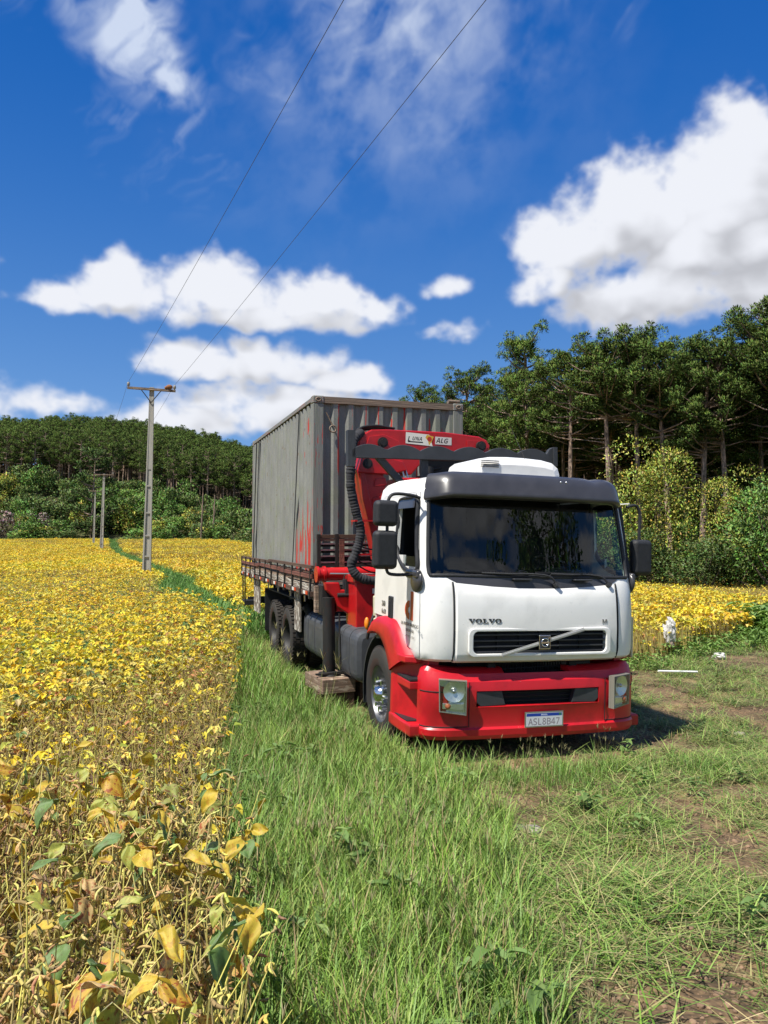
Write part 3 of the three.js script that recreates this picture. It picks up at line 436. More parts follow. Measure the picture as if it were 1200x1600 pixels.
// ---- bumper, steps, lamps, number plate
{
  const B = { w: 1.165, xc: 0.85, zc: -0.2, zr: -0.27, k: 0.05 };
  const prof = [[0.235, -0.075, -0.05], [0.25, -0.01, -0.01], [0.29, 0.02, 0.012], [0.345, 0.022, 0.012], [0.365, 0.0, 0], [0.4, -0.004, 0], [0.535, 0.006, 0], [0.555, 0.01, 0], [0.705, 0.01, 0], [0.725, 0.008, 0], [0.79, -0.004, 0], [0.815, -0.03, -0.01], [0.86, -0.055, -0.02], [0.9, -0.12, -0.05], [0.905, -0.2, -0.1]];
  const ts = [0, 0.2, 0.43, 0.46, 0.6, 0.755, 0.785, 0.9, 1, 1.12, 1.25, 1.4, 1.55, 1.7, 1.85, 2, 3], cols = [...ts.slice(1).map((t) => -t).reverse(), ...ts];
  const grid = prof.map(([y, o, s]) => cols.map((t) => { const [x, z] = planAt(t || 1e-6, { ...B, zf: 0.015 + o, w: B.w + s, xc: B.xc + s * 0.5 }); return [x, y + 0.025 * sstep(0.9, 1.6, Math.abs(t)) * (y > 0.8 ? 1 : 0), z]; }));
  const ci = (t) => cols.indexOf(t), yi = (y) => prof.findIndex((p) => p[0] === y);
  const bumper = cp('bumper', sheet(grid, (i, j) => !(j >= yi(0.555) && j < yi(0.705) && i >= ci(-0.785) && i < ci(0.785)) && !(j >= yi(0.86) && i >= ci(-0.43) && i < ci(0.43)), 0.05, 0.5), M.red);
  part(bumper, 'air_intake', [bx(1.36, 0.17, 0.02, 0, 0.63, -0.1), [0.59, 0.63, 0.67].map((y) => bx(0.78, 0.008, 0.02, 0, y, -0.06))], M.dark);
  for (const s of [-1, 1]) part(bumper, 'fog_lamp_cover', [extrude([[0.36, 0.565], [0.4, 0.7], [0.66, 0.697], [0.665, 0.6], [0.62, 0.557]].map(([x, y]) => [s * x, y]).sort(() => 0).map((p) => p), 0.06, 0.006).translate(0, 0, -0.06)], M.greyPlastic);
  for (const s of [-1, 1]) { part(bumper, 'panel_seam', bx(0.006, 0.42, 0.006, s * 0.74, 0.58, -0.001), M.dark); for (const [y, o, t0] of [[0.7, 0.01, 1.24], [0.372, 0.0, 0.88]]) { const pts = []; for (let k = 0; k <= 10; k++) { const [x, z] = planAt(s * lerp(t0, 2, k / 10), { ...B, zf: 0.015 + o }); pts.push([x, y, z]); } part(bumper, 'panel_seam', tube(pts, 0.005, 20, 5), M.dark); } }
  tp('radiator_grille', [bx(1.5, 0.5, 0.02, 0, 0.85, -0.3), Array.from({ length: 26 }, (_, k) => bx(0.006, 0.2, 0.02, -0.375 + k * 0.03, 0.9, -0.24)), [0.85, 0.9, 0.95].map((y) => bx(0.8, 0.01, 0.02, 0, y, -0.23)), [-0.45, 0.45].map((x) => bx(0.08, 0.08, 0.06, x, 0.94, -0.16))], M.dark);
  // number plate
  const pt = decal(0.4, 0.13, (g, w, h) => { g.fillStyle = '#d4d6d6'; g.fillRect(0, 0, w, h); g.fillStyle = '#1c3f9c'; g.fillRect(w * 0.02, h * 0.05, w * 0.96, h * 0.22); g.fillStyle = '#e8ecf4'; g.textAlign = 'center'; g.font = 'bold ' + Math.round(h * 0.16) + 'px sans-serif'; g.fillText('BRASIL', w / 2, h * 0.22); g.fillStyle = '#2f7c4a'; g.fillRect(w * 0.9, h * 0.08, w * 0.06, h * 0.15); g.fillStyle = '#8d8489'; g.font = 'bold ' + Math.round(h * 0.66) + 'px monospace'; g.fillText('ASL8B47', w * 0.5, h * 0.9, w * 0.86); g.strokeStyle = '#8c8f90'; g.lineWidth = 4; g.strokeRect(2, 2, w - 4, h - 4); });
  const plate = cp('number_plate', [bx(0.42, 0.15, 0.006, 0.03, 0.425, 0.05, 0.002)], M.alu);
  part(plate, 'plate_print', new THREE.PlaneGeometry(0.4, 0.13).translate(0.03, 0.425, 0.0545), std({ map: pt, roughness: 0.4 }));
  // headlights
  for (const s of [-1, 1]) {
    const g = (list) => join(list).rotateY(s * 0.36).translate(s * 0.9, 0.66, -0.012);
    const sh = [[-0.125, -0.165], [0.13, -0.14], [0.14, 0.165], [-0.125, 0.155]].map(([x, y]) => [s * x, y]), o = s < 0 ? sh.slice().reverse() : sh;
    const inner = o.map(([x, y]) => [x * 0.92, y * 0.94]);
    const hl = cp('headlight', g([extrude(o, 0.045, 0.002, [inner.slice().reverse()]), extrude(o, 0.02, 0).translate(0, 0, -0.02)]), M.lampHouse);
    part(hl, 'reflector_panel', g([extrude(inner, 0.004, 0).translate(0, 0, 0.003)]), M.bowl);
    const bowl = new THREE.LatheGeometry([[0.001, 0.008], [0.03, 0.012], [0.06, 0.024], [0.092, 0.04], [0.1, 0.042]].map(([r, z]) => new THREE.Vector2(r, z)), 28).rotateX(Math.PI / 2).translate(s * -0.005, 0.055, 0.002);
    part(hl, 'reflector', g([bowl]), M.bowl);
    part(hl, 'bulb', g([new THREE.SphereGeometry(0.02, 12, 8).translate(s * -0.005, 0.055, 0.03)]), M.alu);
    const ind = part(hl, 'indicator', g([extrude([[-0.1, -0.12], [0.1, -0.11], [0.1, -0.06], [-0.1, -0.055]].map(([x, y]) => [s * x, y]).slice()[s < 0 ? 'reverse' : 'slice'](), 0.03, 0.004).translate(0, 0, 0.006)]), M.bowl);
    part(ind, 'indicator_bulb', g([new THREE.SphereGeometry(0.028, 12, 8).scale(1, 1, 0.6).translate(s * 0.05, -0.085, 0.036)]), std({ color: lin(0.45, 0.13, 0.06), roughness: 0.3 }));
    part(hl, 'lens', g([extrude(inner, 0.004, 0).translate(0, 0, 0.047)]), M.lens);
  }
  for (const s of [-1, 1]) {
    // wheel-arch flare: a swept, rounded band
    const cz = -1.37, cy = 0.52, sect = [], A = [];
    for (let k = 0; k <= 20; k++) A.push(lerp(112, 26, k / 20));
    const outer = (a) => { const P = [[-1.6, 1.1], [-1.5, 1.22], [-1.36, 1.29], [-1.13, 1.325], [-0.8, 1.31], [-0.66, 1.24], [-0.5, 1.1], [-0.34, 0.985]]; const f = clamp((112 - a) / (112 - 26)) * (P.length - 1), i = Math.min(P.length - 2, Math.floor(f)); return [lerp(P[i][0], P[i + 1][0], f - i), lerp(P[i][1], P[i + 1][1], f - i)]; };
    const rows = A.map((a) => { const q = a * Math.PI / 180, r = 0.595, I = [cz + r * Math.cos(q), cy + r * Math.sin(q)], O = outer(a); const at = (f, x) => [s * x, lerp(I[1], O[1], f), lerp(I[0], O[0], f)]; const R = [at(-0.02, 1.12), at(0, 1.255), at(0.05, 1.275), at(0.3, 1.283), at(0.6, 1.28), at(0.82, 1.268), at(0.93, 1.24), at(1.0, 1.17)]; return s > 0 ? R : R.reverse(); });
    const fl = cp('fender_flare', sheet(rows, null, 0.0, 0.9), M.red);
    // step panel between arch and bumper: a slanting wall with two treads
    const fr = (pts, y0, y1, bev = 0.006) => { const o = pts.map(([x, z]) => [s * x, -z]); const ar = o.reduce((q, p, i) => q + p[0] * o[(i + 1) % o.length][1] - o[(i + 1) % o.length][0] * p[1], 0); return extrude(ar < 0 ? o.slice().reverse() : o, y1 - y0, bev).rotateX(-Math.PI / 2).translate(0, y0, 0); };
    const sp = cp('step_panel', [fr([[1.255, -0.8], [1.255, -0.74], [1.1, -0.27], [0.98, -0.2], [0.98, -0.8]], 0.32, 1.0), fr([[1.272, -0.83], [1.278, -0.5], [1.26, -0.37], [1.17, -0.31], [1.0, -0.3], [1.0, -0.8]], 0.925, 1.0, 0.015)], M.red);
    part(sp, 'upper_step', fr([[1.235, -0.66], [1.243, -0.26], [1.08, -0.26]], 0.69, 0.765, 0.01), M.red);
    part(sp, 'upper_tread', fr([[1.236, -0.655], [1.243, -0.262], [1.075, -0.262]], 0.767, 0.79, 0.003), M.plastic);
    part(sp, 'lower_step', fr([[1.262, -0.82], [1.27, -0.5], [1.265, -0.18], [1.05, -0.18], [1.05, -0.7]], 0.255, 0.375, 0.02), M.red);
    part(sp, 'lower_tread', fr([[1.24, -0.74], [1.25, -0.5], [1.245, -0.32], [1.1, -0.3]], 0.377, 0.387, 0.003), M.plastic);
    // inner mudguard
    const mg = []; for (let k = 0; k <= 18; k++) { const q = lerp(20, 200, k / 18) * Math.PI / 180, r = 0.625 + (k > 11 ? (k - 11) * 0.012 : 0); mg.push([[s * 0.72, cy + r * Math.sin(q), cz + r * Math.cos(q)], [s * 1.19, cy + r * Math.sin(q), cz + r * Math.cos(q)]]); }
    tp('mudguard', sheet(s > 0 ? mg : mg.map((r) => r.reverse()), null, 0.02, 1), M.greyPlastic);
    tp('side_lamp', [(() => { const g = new THREE.SphereGeometry(0.05, 12, 10); g.scale(0.6, 1.5, 0.8); return g.translate(s * 1.16, 1.2, -1.98); })()], M.amber);
    tp('mudguard_stay', tube([[s * 0.95, 1.5, -2.05], [s * 1.02, 1.4, -2.0], [s * 1.12, 1.2, -1.95], [s * 1.16, 1.02, -1.98]], 0.02, 16, 6), M.steel);
    tp('locker_box', [bx(0.16, 0.24, 0.12, s * 1.06, 1.42, -1.75, 0.02), bx(0.2, 0.1, 0.1, s * 1.05, 1.24, -1.72, 0.02)], M.beige);
  }
  // fold-out wind deflector on the far corner
  cp('corner_deflector', [bx(0.025, 0.42, 0.12, 1.225, 1.16, -0.3, 0.01), bx(0.06, 0.03, 0.03, 1.2, 1.3, -0.3), bx(0.06, 0.03, 0.03, 1.2, 1.02, -0.3)], M.beige);
}
// ---- wheels
function wheel(x, y, z, s, front) {
  const R = 0.52, T = front ? 0.3 : 0.27, wg = new THREE.Group(); wg.name = 'wheel'; wg.position.set(x, y, z); truck.add(wg);
  const lathe = (pts, seg = 56) => new THREE.LatheGeometry(pts.map(([r, a]) => new THREE.Vector2(r, a)), seg).rotateZ(-Math.PI / 2 * s);   // the +axis side points outwards
  const h = T / 2;
  const tread = [];
  const rows = front ? [-0.09, -0.03, 0.03, 0.09] : [-0.1, -0.035, 0.035, 0.1], nb = front ? 64 : 44;
  for (const [q, a] of rows.entries()) for (let k = 0; k < nb; k++) { const th = (k + (q % 2) * 0.5) / nb * Math.PI * 2; tread.push(new THREE.BoxGeometry(front ? 0.052 : 0.055, 0.02, 2 * Math.PI * R / nb * (front ? 0.93 : 0.66)).translate(a, R - 0.006, 0).rotateX(th)); }
  part(wg, 'tyre', [lathe([[0.285, -h + 0.03], [0.31, -h + 0.005], [0.38, -h - 0.005], [0.46, -h + 0.004], [0.5, -h + 0.022], [R - 0.012, -h + 0.045], [R - 0.008, 0], [R - 0.012, h - 0.045], [0.5, h - 0.022], [0.46, h - 0.004], [0.44, h - 0.001], [0.38, h + 0.005], [0.31, h - 0.005], [0.285, h - 0.03]], 72)], M.rubber);
  part(wg, 'tread', tread, M.tread);
  const dish = front ? 0.03 : -0.1;
  const rim = part(wg, 'rim', [lathe([[0.3, h - 0.01], [0.29, h - 0.015], [0.275, h - 0.05], [0.262, h - 0.09], [0.24, dish - 0.06], [0.2, dish - 0.02], [0.1, dish], [0.001, dish]], 48)], front ? M.rim : M.steel);
  if (front) {
    const hub = part(wg, 'hub', [lathe([[0.115, dish], [0.11, dish + 0.05], [0.085, dish + 0.1], [0.075, dish + 0.15], [0.03, dish + 0.165], [0.001, dish + 0.167]], 28)], M.chrome);
    for (let k = 0; k < 10; k++) { const a = k / 10 * Math.PI * 2, cy = Math.cos(a) * 0.165, cz = Math.sin(a) * 0.165; part(wg, 'wheel_nut', [cylBetween([s * (dish - 0.01), cy, cz], [s * (dish + 0.07), cy, cz], 0.026, 0.024, 10), cylBetween([s * (dish + 0.07), cy, cz], [s * (dish + 0.12), cy, cz], 0.03, 0.027, 10)], M.chrome); }
  } else part(wg, 'hub', [lathe([[0.13, dish - 0.02], [0.12, dish + 0.06], [0.1, dish + 0.09], [0.001, dish + 0.09]], 20), Array.from({ length: 10 }, (_, k) => { const a = k / 10 * Math.PI * 2; return cylBetween([s * dish, Math.cos(a) * 0.165, Math.sin(a) * 0.165], [s * (dish + 0.04), Math.cos(a) * 0.165, Math.sin(a) * 0.165], 0.018, 0.018, 6); })], M.steel);
  return wg;
}
for (const s of [-1, 1]) {
  wheel(s * 1.07, 0.5, -1.37, s, true);
  for (const z of [-6.6, -7.9]) { wheel(s * 1.09, 0.5, z, s, false); wheel(s * 0.76, 0.5, z, s, false); }
}
tp('front_axle', cylBetween([-1, 0.5, -1.37], [1, 0.5, -1.37], 0.07), M.steel);
for (const z of [-6.6, -7.9]) tp('rear_axle', [cylBetween([-1, 0.5, z], [1, 0.5, z], 0.09), new THREE.SphereGeometry(0.25, 16, 12).translate(0, 0.5, z)], M.steel);
console.log('wheels');
// ---- chassis
for (const s of [-1, 1]) tp('chassis_rail', [bx(0.08, 0.28, 10.6, s * 0.43, 0.94, -6.2)], M.steel);
for (const z of [-2.2, -4.2, -5.6, -9.2, -11.3]) tp('cross_member', bx(0.84, 0.2, 0.1, 0, 0.94, z), M.steel);
tp('engine', [bx(1.0, 0.5, 1.2, 0, 0.7, -1.4, 0.04), bx(0.5, 0.5, 1.4, 0, 0.75, -2.6, 0.04)], M.steel);
tp('fuel_tank', [(() => { const o = []; for (let k = 0; k < 28; k++) { const a = k / 28 * Math.PI * 2, c = Math.cos(a), s = Math.sin(a), p = 0.5; o.push([-0.89 + 0.25 * Math.sign(c) * Math.abs(c) ** p, 0.71 + 0.33 * Math.sign(s) * Math.abs(s) ** p]); } return extrude(o, 3.1, 0.08).translate(0, 0, -5.65); })()], M.tank, 'grey plastic fuel tank');
for (const z of [-5.3, -4.85, -3.25, -2.9]) { const o = []; for (let k = 0; k < 28; k++) { const a = k / 28 * Math.PI * 2, c = Math.cos(a), s = Math.sin(a), p = 0.5; o.push([-0.89 + 0.258 * Math.sign(c) * Math.abs(c) ** p, 0.71 + 0.338 * Math.sign(s) * Math.abs(s) ** p]); } tp('tank_strap', extrude(o, 0.06, 0.004).translate(0, 0, z), M.tank); }
tp('filler_cap', [cylBetween([-1.06, 1.0, -5.45], [-1.12, 1.1, -5.48], 0.07, 0.07, 14), cylBetween([-1.11, 1.08, -5.475], [-1.135, 1.12, -5.485], 0.085, 0.085, 14)], M.dark);
for (const s of [1]) tp('air_tank', [cylBetween([0.9, 0.75, -2.6], [0.9, 0.75, -4.2], 0.22, 0.22, 20), bx(0.5, 0.5, 0.9, 0.9, 0.7, -5)], M.steel);
// ---- cargo bed: floor, rubbing rail, slatted side boards, steel posts
{
  const z0 = -4.34, z1 = -11.76, L = z0 - z1, zc = (z0 + z1) / 2, r = rngOf(41);
  const bed = new THREE.Group(); bed.name = 'cargo_bed'; truck.add(bed);
  part(bed, 'bed_frame', [bx(2.5, 0.07, L, 0, 1.425, zc), [-0.6, 0.6].map((x) => bx(0.1, 0.28, L, x, 1.24, zc)), Array.from({ length: 9 }, (_, k) => bx(2.5, 0.1, 0.08, 0, 1.34, z0 - 0.1 - k * (L - 0.2) / 8))], M.steel);
  const nP = 11;
  for (const s of [-1, 1]) {
    const X = s * 1.265;
    const plank = (name, y, h, m, x = X, t = 0.03, seg = 4) => { for (let k = 0; k < seg; k++) { const a = z0 - k * L / seg, l = L / seg - 0.012; part(bed, name, bx(t, h, l, x + r.n() * 0.004, y + r.n() * 0.008, a - l / 2 - 0.006, 0.004).rotateX(r.n() * 0.003), m); } };
    plank('rubbing_rail', 1.375, 0.075, M.boardDark, X + s * 0.012, 0.05, 2);
    plank('side_board', 1.48, 0.1, M.peeled); plank('side_board', 1.565, 0.06, M.wood);
    plank('side_rail', 1.635, 0.06, M.boardRed, X + s * 0.02, 0.035, 3); plank('side_board', 1.7, 0.035, M.boardDark, X - s * 0.01, 0.02, 2); plank('side_rail', 1.765, 0.05, M.boardDark, X, 0.045, 2);
    for (let k = 0; k <= nP; k++) { const z = z0 - 0.05 - k * (L - 0.1) / nP; part(bed, 'stake_post', [bx(0.025, 0.43, 0.04, X + s * 0.03, 1.54, z), bx(0.04, 0.1, 0.07, X + s * 0.034, 1.36, z)], M.steel); }
    for (let k = 0; k < 9; k++) { const z = z0 - 0.42 - k * (L - 0.6) / 8; const rf = part(bed, 'reflector', bx(0.006, 0.05, 0.16, X + s * 0.041, 1.385, z), std({ color: lin(0.75, 0.75, 0.72), roughness: 0.3 })); part(bed, 'reflector', bx(0.006, 0.05, 0.14, X + s * 0.041, 1.385, z - 0.155 + 0.305), std({ color: lin(0.6, 0.03, 0.02), roughness: 0.3 }), 'red reflector'); }
    for (let k = 0; k < 7; k++) part(bed, 'latch', [bx(0.02, 0.09, 0.03, X + s * 0.03, 1.29, z0 - 0.4 - k * 1.06 - r() * 0.2)], M.alu);
  }
  // slatted headboard behind the crane
  for (const [k, y] of [1.86, 1.95, 2.04, 2.13].entries()) part(bed, 'headboard_slat', [bx(2.36, 0.022, 0.06, 0, y - 0.02, z0 + 0.03)], M.alu);
  for (const y of [1.91, 2.0, 2.09]) part(bed, 'headboard_board', bx(2.34, 0.05, 0.02, 0, y, z0 - 0.02), M.dark);
  part(bed, 'headboard_rail', bx(2.42, 0.055, 0.07, 0, 2.215, z0 + 0.01, 0.006), M.boardDark); part(bed, 'headboard_rail', bx(2.42, 0.04, 0.05, 0, 2.165, z0 + 0.01, 0.006), M.wood); part(bed, 'headboard_rail', bx(2.42, 0.04, 0.08, 0, 1.79, z0 + 0.03), M.steel); part(bed, 'headboard_panel', bx(2.3, 0.12, 0.02, 0, 1.85, z0 - 0.03), M.dark);
  for (const x of [-1.19, -0.92, 0, 0.92, 1.19]) part(bed, 'headboard_post', bx(0.05, 0.5, 0.05, x, 2.0, z0 + 0.05), M.steel);
  part(bed, 'headboard_post', bx(0.07, 0.42, 0.03, -0.85, 1.97, z0 + 0.08), M.boardRed, 'faded red upright on the headboard');
}
// ---- mud flaps, weathered panels and rear step under the bed
{
  tp('weathered_panel', [bx(0.03, 0.62, 0.42, -1.2, 1.0, -5.75, 0.004)], M.peeled, 'peeling grey panel ahead of the rear wheels');
  tp('weathered_panel', [bx(0.03, 0.7, 0.75, -1.2, 0.96, -10.0, 0.004)], M.peeled, 'peeling grey panel behind the rear wheels');
  for (const s of [-1, 1]) { tp('mud_flap', bx(0.5, 0.85, 0.02, s * 0.95, 0.75, -9.0), M.plastic); tp('mud_flap', bx(0.5, 0.7, 0.02, s * 0.95, 0.9, -5.9), M.plastic); tp('rear_mudguard', [bx(0.55, 0.02, 2.6, s * 0.95, 1.2, -7.2)], M.dark); }
  const st = tp('rear_step', [bx(0.3, 0.03, 0.5, -1.12, 0.72, -11.7), bx(0.3, 0.1, 0.02, -1.12, 0.68, -11.45)], M.dark);
  for (const z of [-11.5, -11.85]) part(st, 'step_hanger', cylBetween([-1.25, 0.72, z], [-1.25, 1.4, z], 0.016, 0.016, 6), M.steel);
  tp('tail_beam', [bx(2.3, 0.16, 0.06, 0, 0.72, -11.75), bx(0.1, 0.5, 0.1, -0.5, 1.0, -11.7), bx(0.1, 0.5, 0.1, 0.5, 1.0, -11.7)], M.steel);
}
// ---- rest for the jib behind the cab: a scalloped rail on posts
{
  const top = [], n = 72; for (let k = 0; k <= n; k++) { const x = lerp(-1.36, 1.29, k / n), ph = (x + 1.36) / 0.425; top.push([x, 3.225 + 0.07 * Math.abs(Math.sin(ph * Math.PI)) ** 0.8 + (x > 1.2 ? 0.05 : 0)]); }
  const rest = tp('jib_rest', [extrude([...top, [1.29, 3.12], [-1.36, 3.13]].reverse(), 0.06, 0.006).translate(0, 0, -1.93)], M.rack, 'scalloped dark grey jib rest');
  part(rest, 'rest_post', bx(0.09, 1.9, 0.06, -0.44, 2.22, -1.95), M.rack); part(rest, 'rest_post', bx(0.09, 1.9, 0.06, 0.7, 2.22, -1.95), M.rack);
  part(rest, 'rest_brace', barBetween([-1.02, 3.16, -1.95], [-0.5, 2.6, -1.95], 0.06, 0.08), M.rack); part(rest, 'rest_brace', barBetween([1.1, 3.14, -1.95], [0.76, 2.6, -1.95], 0.06, 0.08), M.rack);
  part(rest, 'rest_end_plate', bx(0.05, 0.24, 0.12, 1.29, 3.2, -1.9), M.rack); part(rest, 'rest_end_plate', bx(0.09, 0.42, 0.1, -1.36, 3.24, -1.92), M.rack);
}
// ---- loader crane, folded across behind the cab
{
  const crane = new THREE.Group(); crane.name = 'loader_crane'; truck.add(crane);
  const Z = -3.3, R = M.craneRed;
  const flat = (pts, z0, depth, bev = 0.015, holes = []) => { const a = pts.reduce((q, p, i) => q + p[0] * pts[(i + 1) % pts.length][1] - pts[(i + 1) % pts.length][0] * p[1], 0); return extrude(a < 0 ? pts.slice().reverse() : pts, depth, bev, holes).translate(0, 0, z0); };
  part(crane, 'outer_boom', [flat([[-0.9, 3.36], [-0.9, 3.48], [-0.84, 3.58], [-0.72, 3.645], [-0.5, 3.655], [0.34, 3.645], [0.85, 3.6], [0.97, 3.55], [1.02, 3.47], [1.0, 3.38], [0.94, 3.35], [0.5, 3.33], [0.18, 3.31], [0.02, 3.24], [-0.16, 3.05], [-0.24, 3.05], [-0.42, 3.17], [-0.62, 3.26]], Z - 0.14, 0.28)], R);
  part(crane, 'boom_side_plate', [flat([[-0.82, 3.4], [-0.76, 3.55], [-0.55, 3.58], [-0.35, 3.5], [-0.3, 3.4], [-0.5, 3.33]], Z + 0.142, 0.02, 0.004)], R);
  part(crane, 'boom_side_plate', [flat([[0.66, 3.38], [0.66, 3.54], [0.9, 3.53], [0.98, 3.46], [0.93, 3.38]], Z + 0.142, 0.012, 0.003)], R);
  part(crane, 'link_plate', [flat([[-0.93, 3.06], [-0.86, 3.3], [-0.7, 3.32], [-0.3, 3.22], [-0.24, 3.1], [-0.5, 3.04]], Z + 0.14, 0.06, 0.012)], R);
  part(crane, 'inner_boom', [flat([[-0.92, 3.1], [-0.86, 3.28], [-0.66, 3.28], [-0.56, 3.06], [-0.5, 2.7], [-0.36, 2.2], [-0.3, 1.9], [-0.66, 1.9], [-0.74, 2.3], [-0.84, 2.7]], Z - 0.15, 0.3, 0.02), flat([[-0.9, 3.12], [-0.84, 3.1], [-0.76, 2.7], [-0.66, 2.3], [-0.58, 1.92], [-0.68, 1.92], [-0.76, 2.3], [-0.86, 2.7]], Z + 0.15, 0.03, 0.008), flat([[-0.72, 2.72], [-0.5, 2.78], [-0.5, 2.7], [-0.7, 2.6]], Z + 0.15, 0.025, 0.006), flat([[-0.68, 2.98], [-0.54, 3.0], [-0.52, 2.9], [-0.7, 2.88]], Z + 0.15, 0.02, 0.006), new THREE.TorusGeometry(0.1, 0.022, 8, 20).translate(-0.5, 2.5, Z + 0.16)], R);
  for (const [x, y] of [[-0.8, 3.18], [-0.58, 3.47], [0.86, 3.46], [-0.52, 2.5]]) part(crane, 'pivot_bolt', [cylBetween([x, y, Z + 0.14], [x, y, Z + 0.22], 0.055, 0.05, 6), cylBetween([x, y, Z + 0.13], [x, y, Z + 0.205], 0.07, 0.07, 16)], M.steel);
  part(crane, 'column', [cylBetween([-0.15, 1.5, Z], [-0.15, 2.9, Z], 0.24, 0.2, 20), bx(0.5, 0.5, 0.5, -0.15, 2.75, Z, 0.04)], R);
  part(crane, 'lift_cylinder', [cylBetween([-0.1, 1.9, Z + 0.3], [0.1, 3.15, Z + 0.1], 0.08, 0.08, 14)], M.steel); part(crane, 'piston_rod', cylBetween([0.1, 3.12, Z + 0.05], [0.9, 3.28, Z - 0.1], 0.03, 0.03, 12), M.steel);
  for (const [dx, dz] of [[0.0, 0], [0.06, 0.03], [0.12, 0]]) part(crane, 'hydraulic_line', tube([[-0.36 + dx, 3.1, Z + 0.14 + dz], [-0.3 + dx, 2.85, Z + 0.2], [-0.16 + dx, 2.6, Z + 0.18], [-0.1 + dx, 2.2, Z + 0.15]], 0.014, 18, 6), M.alu);
  part(crane, 'jib_extension', [bx(0.9, 0.2, 0.22, 0.52, 3.18, Z - 0.08, 0.02), bx(0.6, 0.3, 0.3, 0.3, 2.9, Z, 0.02)], M.steel);
  // base with its transverse outrigger beam
  part(crane, 'base', [bx(0.36, 0.66, 0.5, -0.82, 1.33, -3.25, 0.015), bx(1.5, 0.5, 0.5, 0.15, 1.4, -3.25, 0.02), bx(0.4, 0.1, 0.54, -0.82, 1.66, -3.25, 0.01)], R);
  part(crane, 'base_label', bx(0.09, 0.065, 0.004, -0.73, 1.5, -2.997), M.white);
  part(crane, 'outrigger_beam', [cylBetween([-1.27, 1.68, -4.05], [1.25, 1.68, -4.05], 0.095, 0.095, 24), [-1.27, -1.17].map((x) => cylBetween([x - 0.018, 1.68, -4.05], [x + 0.018, 1.68, -4.05], 0.115, 0.115, 24))], R);
  part(crane, 'outrigger_bracket', [flat([[-1.32, 1.6], [-1.12, 1.6], [-1.1, 1.5], [-0.7, 1.5], [-0.7, 1.16], [-0.92, 1.12], [-1.16, 1.28], [-1.2, 1.4], [-1.3, 1.5]], -3.5, 0.12, 0.015), bx(0.5, 0.2, 0.3, -0.9, 1.3, -3.6, 0.02), cylBetween([-0.95, 1.27, -3.5], [-0.95, 1.27, -3.4], 0.06, 0.05, 14)], R);
  part(crane, 'valve_block', [bx(0.1, 0.22, 0.14, -1.0, 1.53, -3.42, 0.01), cylBetween([-1.15, 1.43, -3.38], [-0.86, 1.43, -3.36], 0.03, 0.03, 10), cylBetween([-0.87, 1.55, -3.36], [-0.8, 1.2, -3.3], 0.035, 0.035, 10), bx(0.14, 0.1, 0.1, -0.88, 1.55, -3.38, 0.02)], M.dark);
  for (const x of [-1.05, -0.95]) part(crane, 'control_lever', tube([[x, 1.6, -3.42], [x + 0.02, 1.7, -3.42], [x + 0.1, 1.72, -3.42]], 0.01, 10, 5), M.steel);
  part(crane, 'pipe', tube([[-1.25, 1.72, -3.38], [-0.8, 1.71, -3.3], [-0.3, 1.7, -3.28]], 0.012, 12, 5), M.alu); part(crane, 'pipe', tube([[-0.6, 1.62, -2.99], [-0.58, 1.4, -2.97], [-0.5, 1.2, -2.9], [-0.5, 0.9, -2.8]], 0.022, 16, 6), M.dark);
  const leg = part(crane, 'outrigger_leg', [cylBetween([-1.26, 0.4, -3.42], [-1.26, 1.4, -3.42], 0.083, 0.083, 24), bx(0.2, 0.42, 0.24, -1.24, 1.36, -3.62, 0.02)], M.steel);
  part(leg, 'foot_plate', [cylBetween([-1.26, 0.372, -3.42], [-1.26, 0.402, -3.42], 0.16, 0.14, 28), bx(0.42, 0.02, 0.05, -1.26, 0.405, -3.3), cylBetween([-1.42, 0.41, -3.3], [-1.02, 0.43, -3.3], 0.012, 0.012, 6)], M.steel);
  part(leg, 'weathered_board', bx(0.05, 0.36, 0.11, -1.36, 1.36, -3.72), M.wood, 'weathered board on the outrigger housing');
  part(crane, 'stay_rod', cylBetween([-1.16, 0.45, -3.2], [-1.16, 1.2, -3.25], 0.012, 0.012, 6), M.steel);
  // ribbed hose sleeve
  const hp = [[-0.86, 3.6, -3.2], [-1.0, 3.48, -3.05], [-1.05, 3.2, -3.0], [-1.06, 2.87, -3.0], [-0.99, 2.53, -3.0], [-0.93, 2.28, -3.0], [-1.0, 1.99, -3.0], [-1.06, 1.84, -3.0], [-0.98, 1.7, -2.98], [-0.8, 1.64, -2.98], [-0.62, 1.64, -2.98], [-0.4, 1.7, -3.0]];
  const cv = new THREE.CatmullRomCurve3(hp.map((p) => V3(...p)), false, 'centripetal'), hg = new THREE.TubeGeometry(cv, 320, 0.062, 14, false), P = hg.attributes.position, rr = rngOf(3);
  for (let i = 0; i <= 320; i++) { const c = cv.getPointAt(i / 320), f = 0.95 + 0.045 * Math.sin(i * 1.35 + 1.5 * Math.sin(i * 0.13)) + 0.05 * Math.sin(i * 0.31 + 2) + 0.045 * rr.n(); for (let k = 0; k <= 14; k++) { const o = i * 15 + k, x = P.getX(o) - c.x, y = P.getY(o) - c.y, z = P.getZ(o) - c.z; P.setXYZ(o, c.x + x * f, c.y + y * f, c.z + z * f); } }
  hg.computeVertexNormals(); part(crane, 'hose_sleeve', hg, M.cloth);
  for (const [x, y] of [[-0.95, 2.42], [-0.9, 1.98]]) part(crane, 'hose_clip', bx(0.3, 0.02, 0.2, x + 0.08, y, -3.05), R);
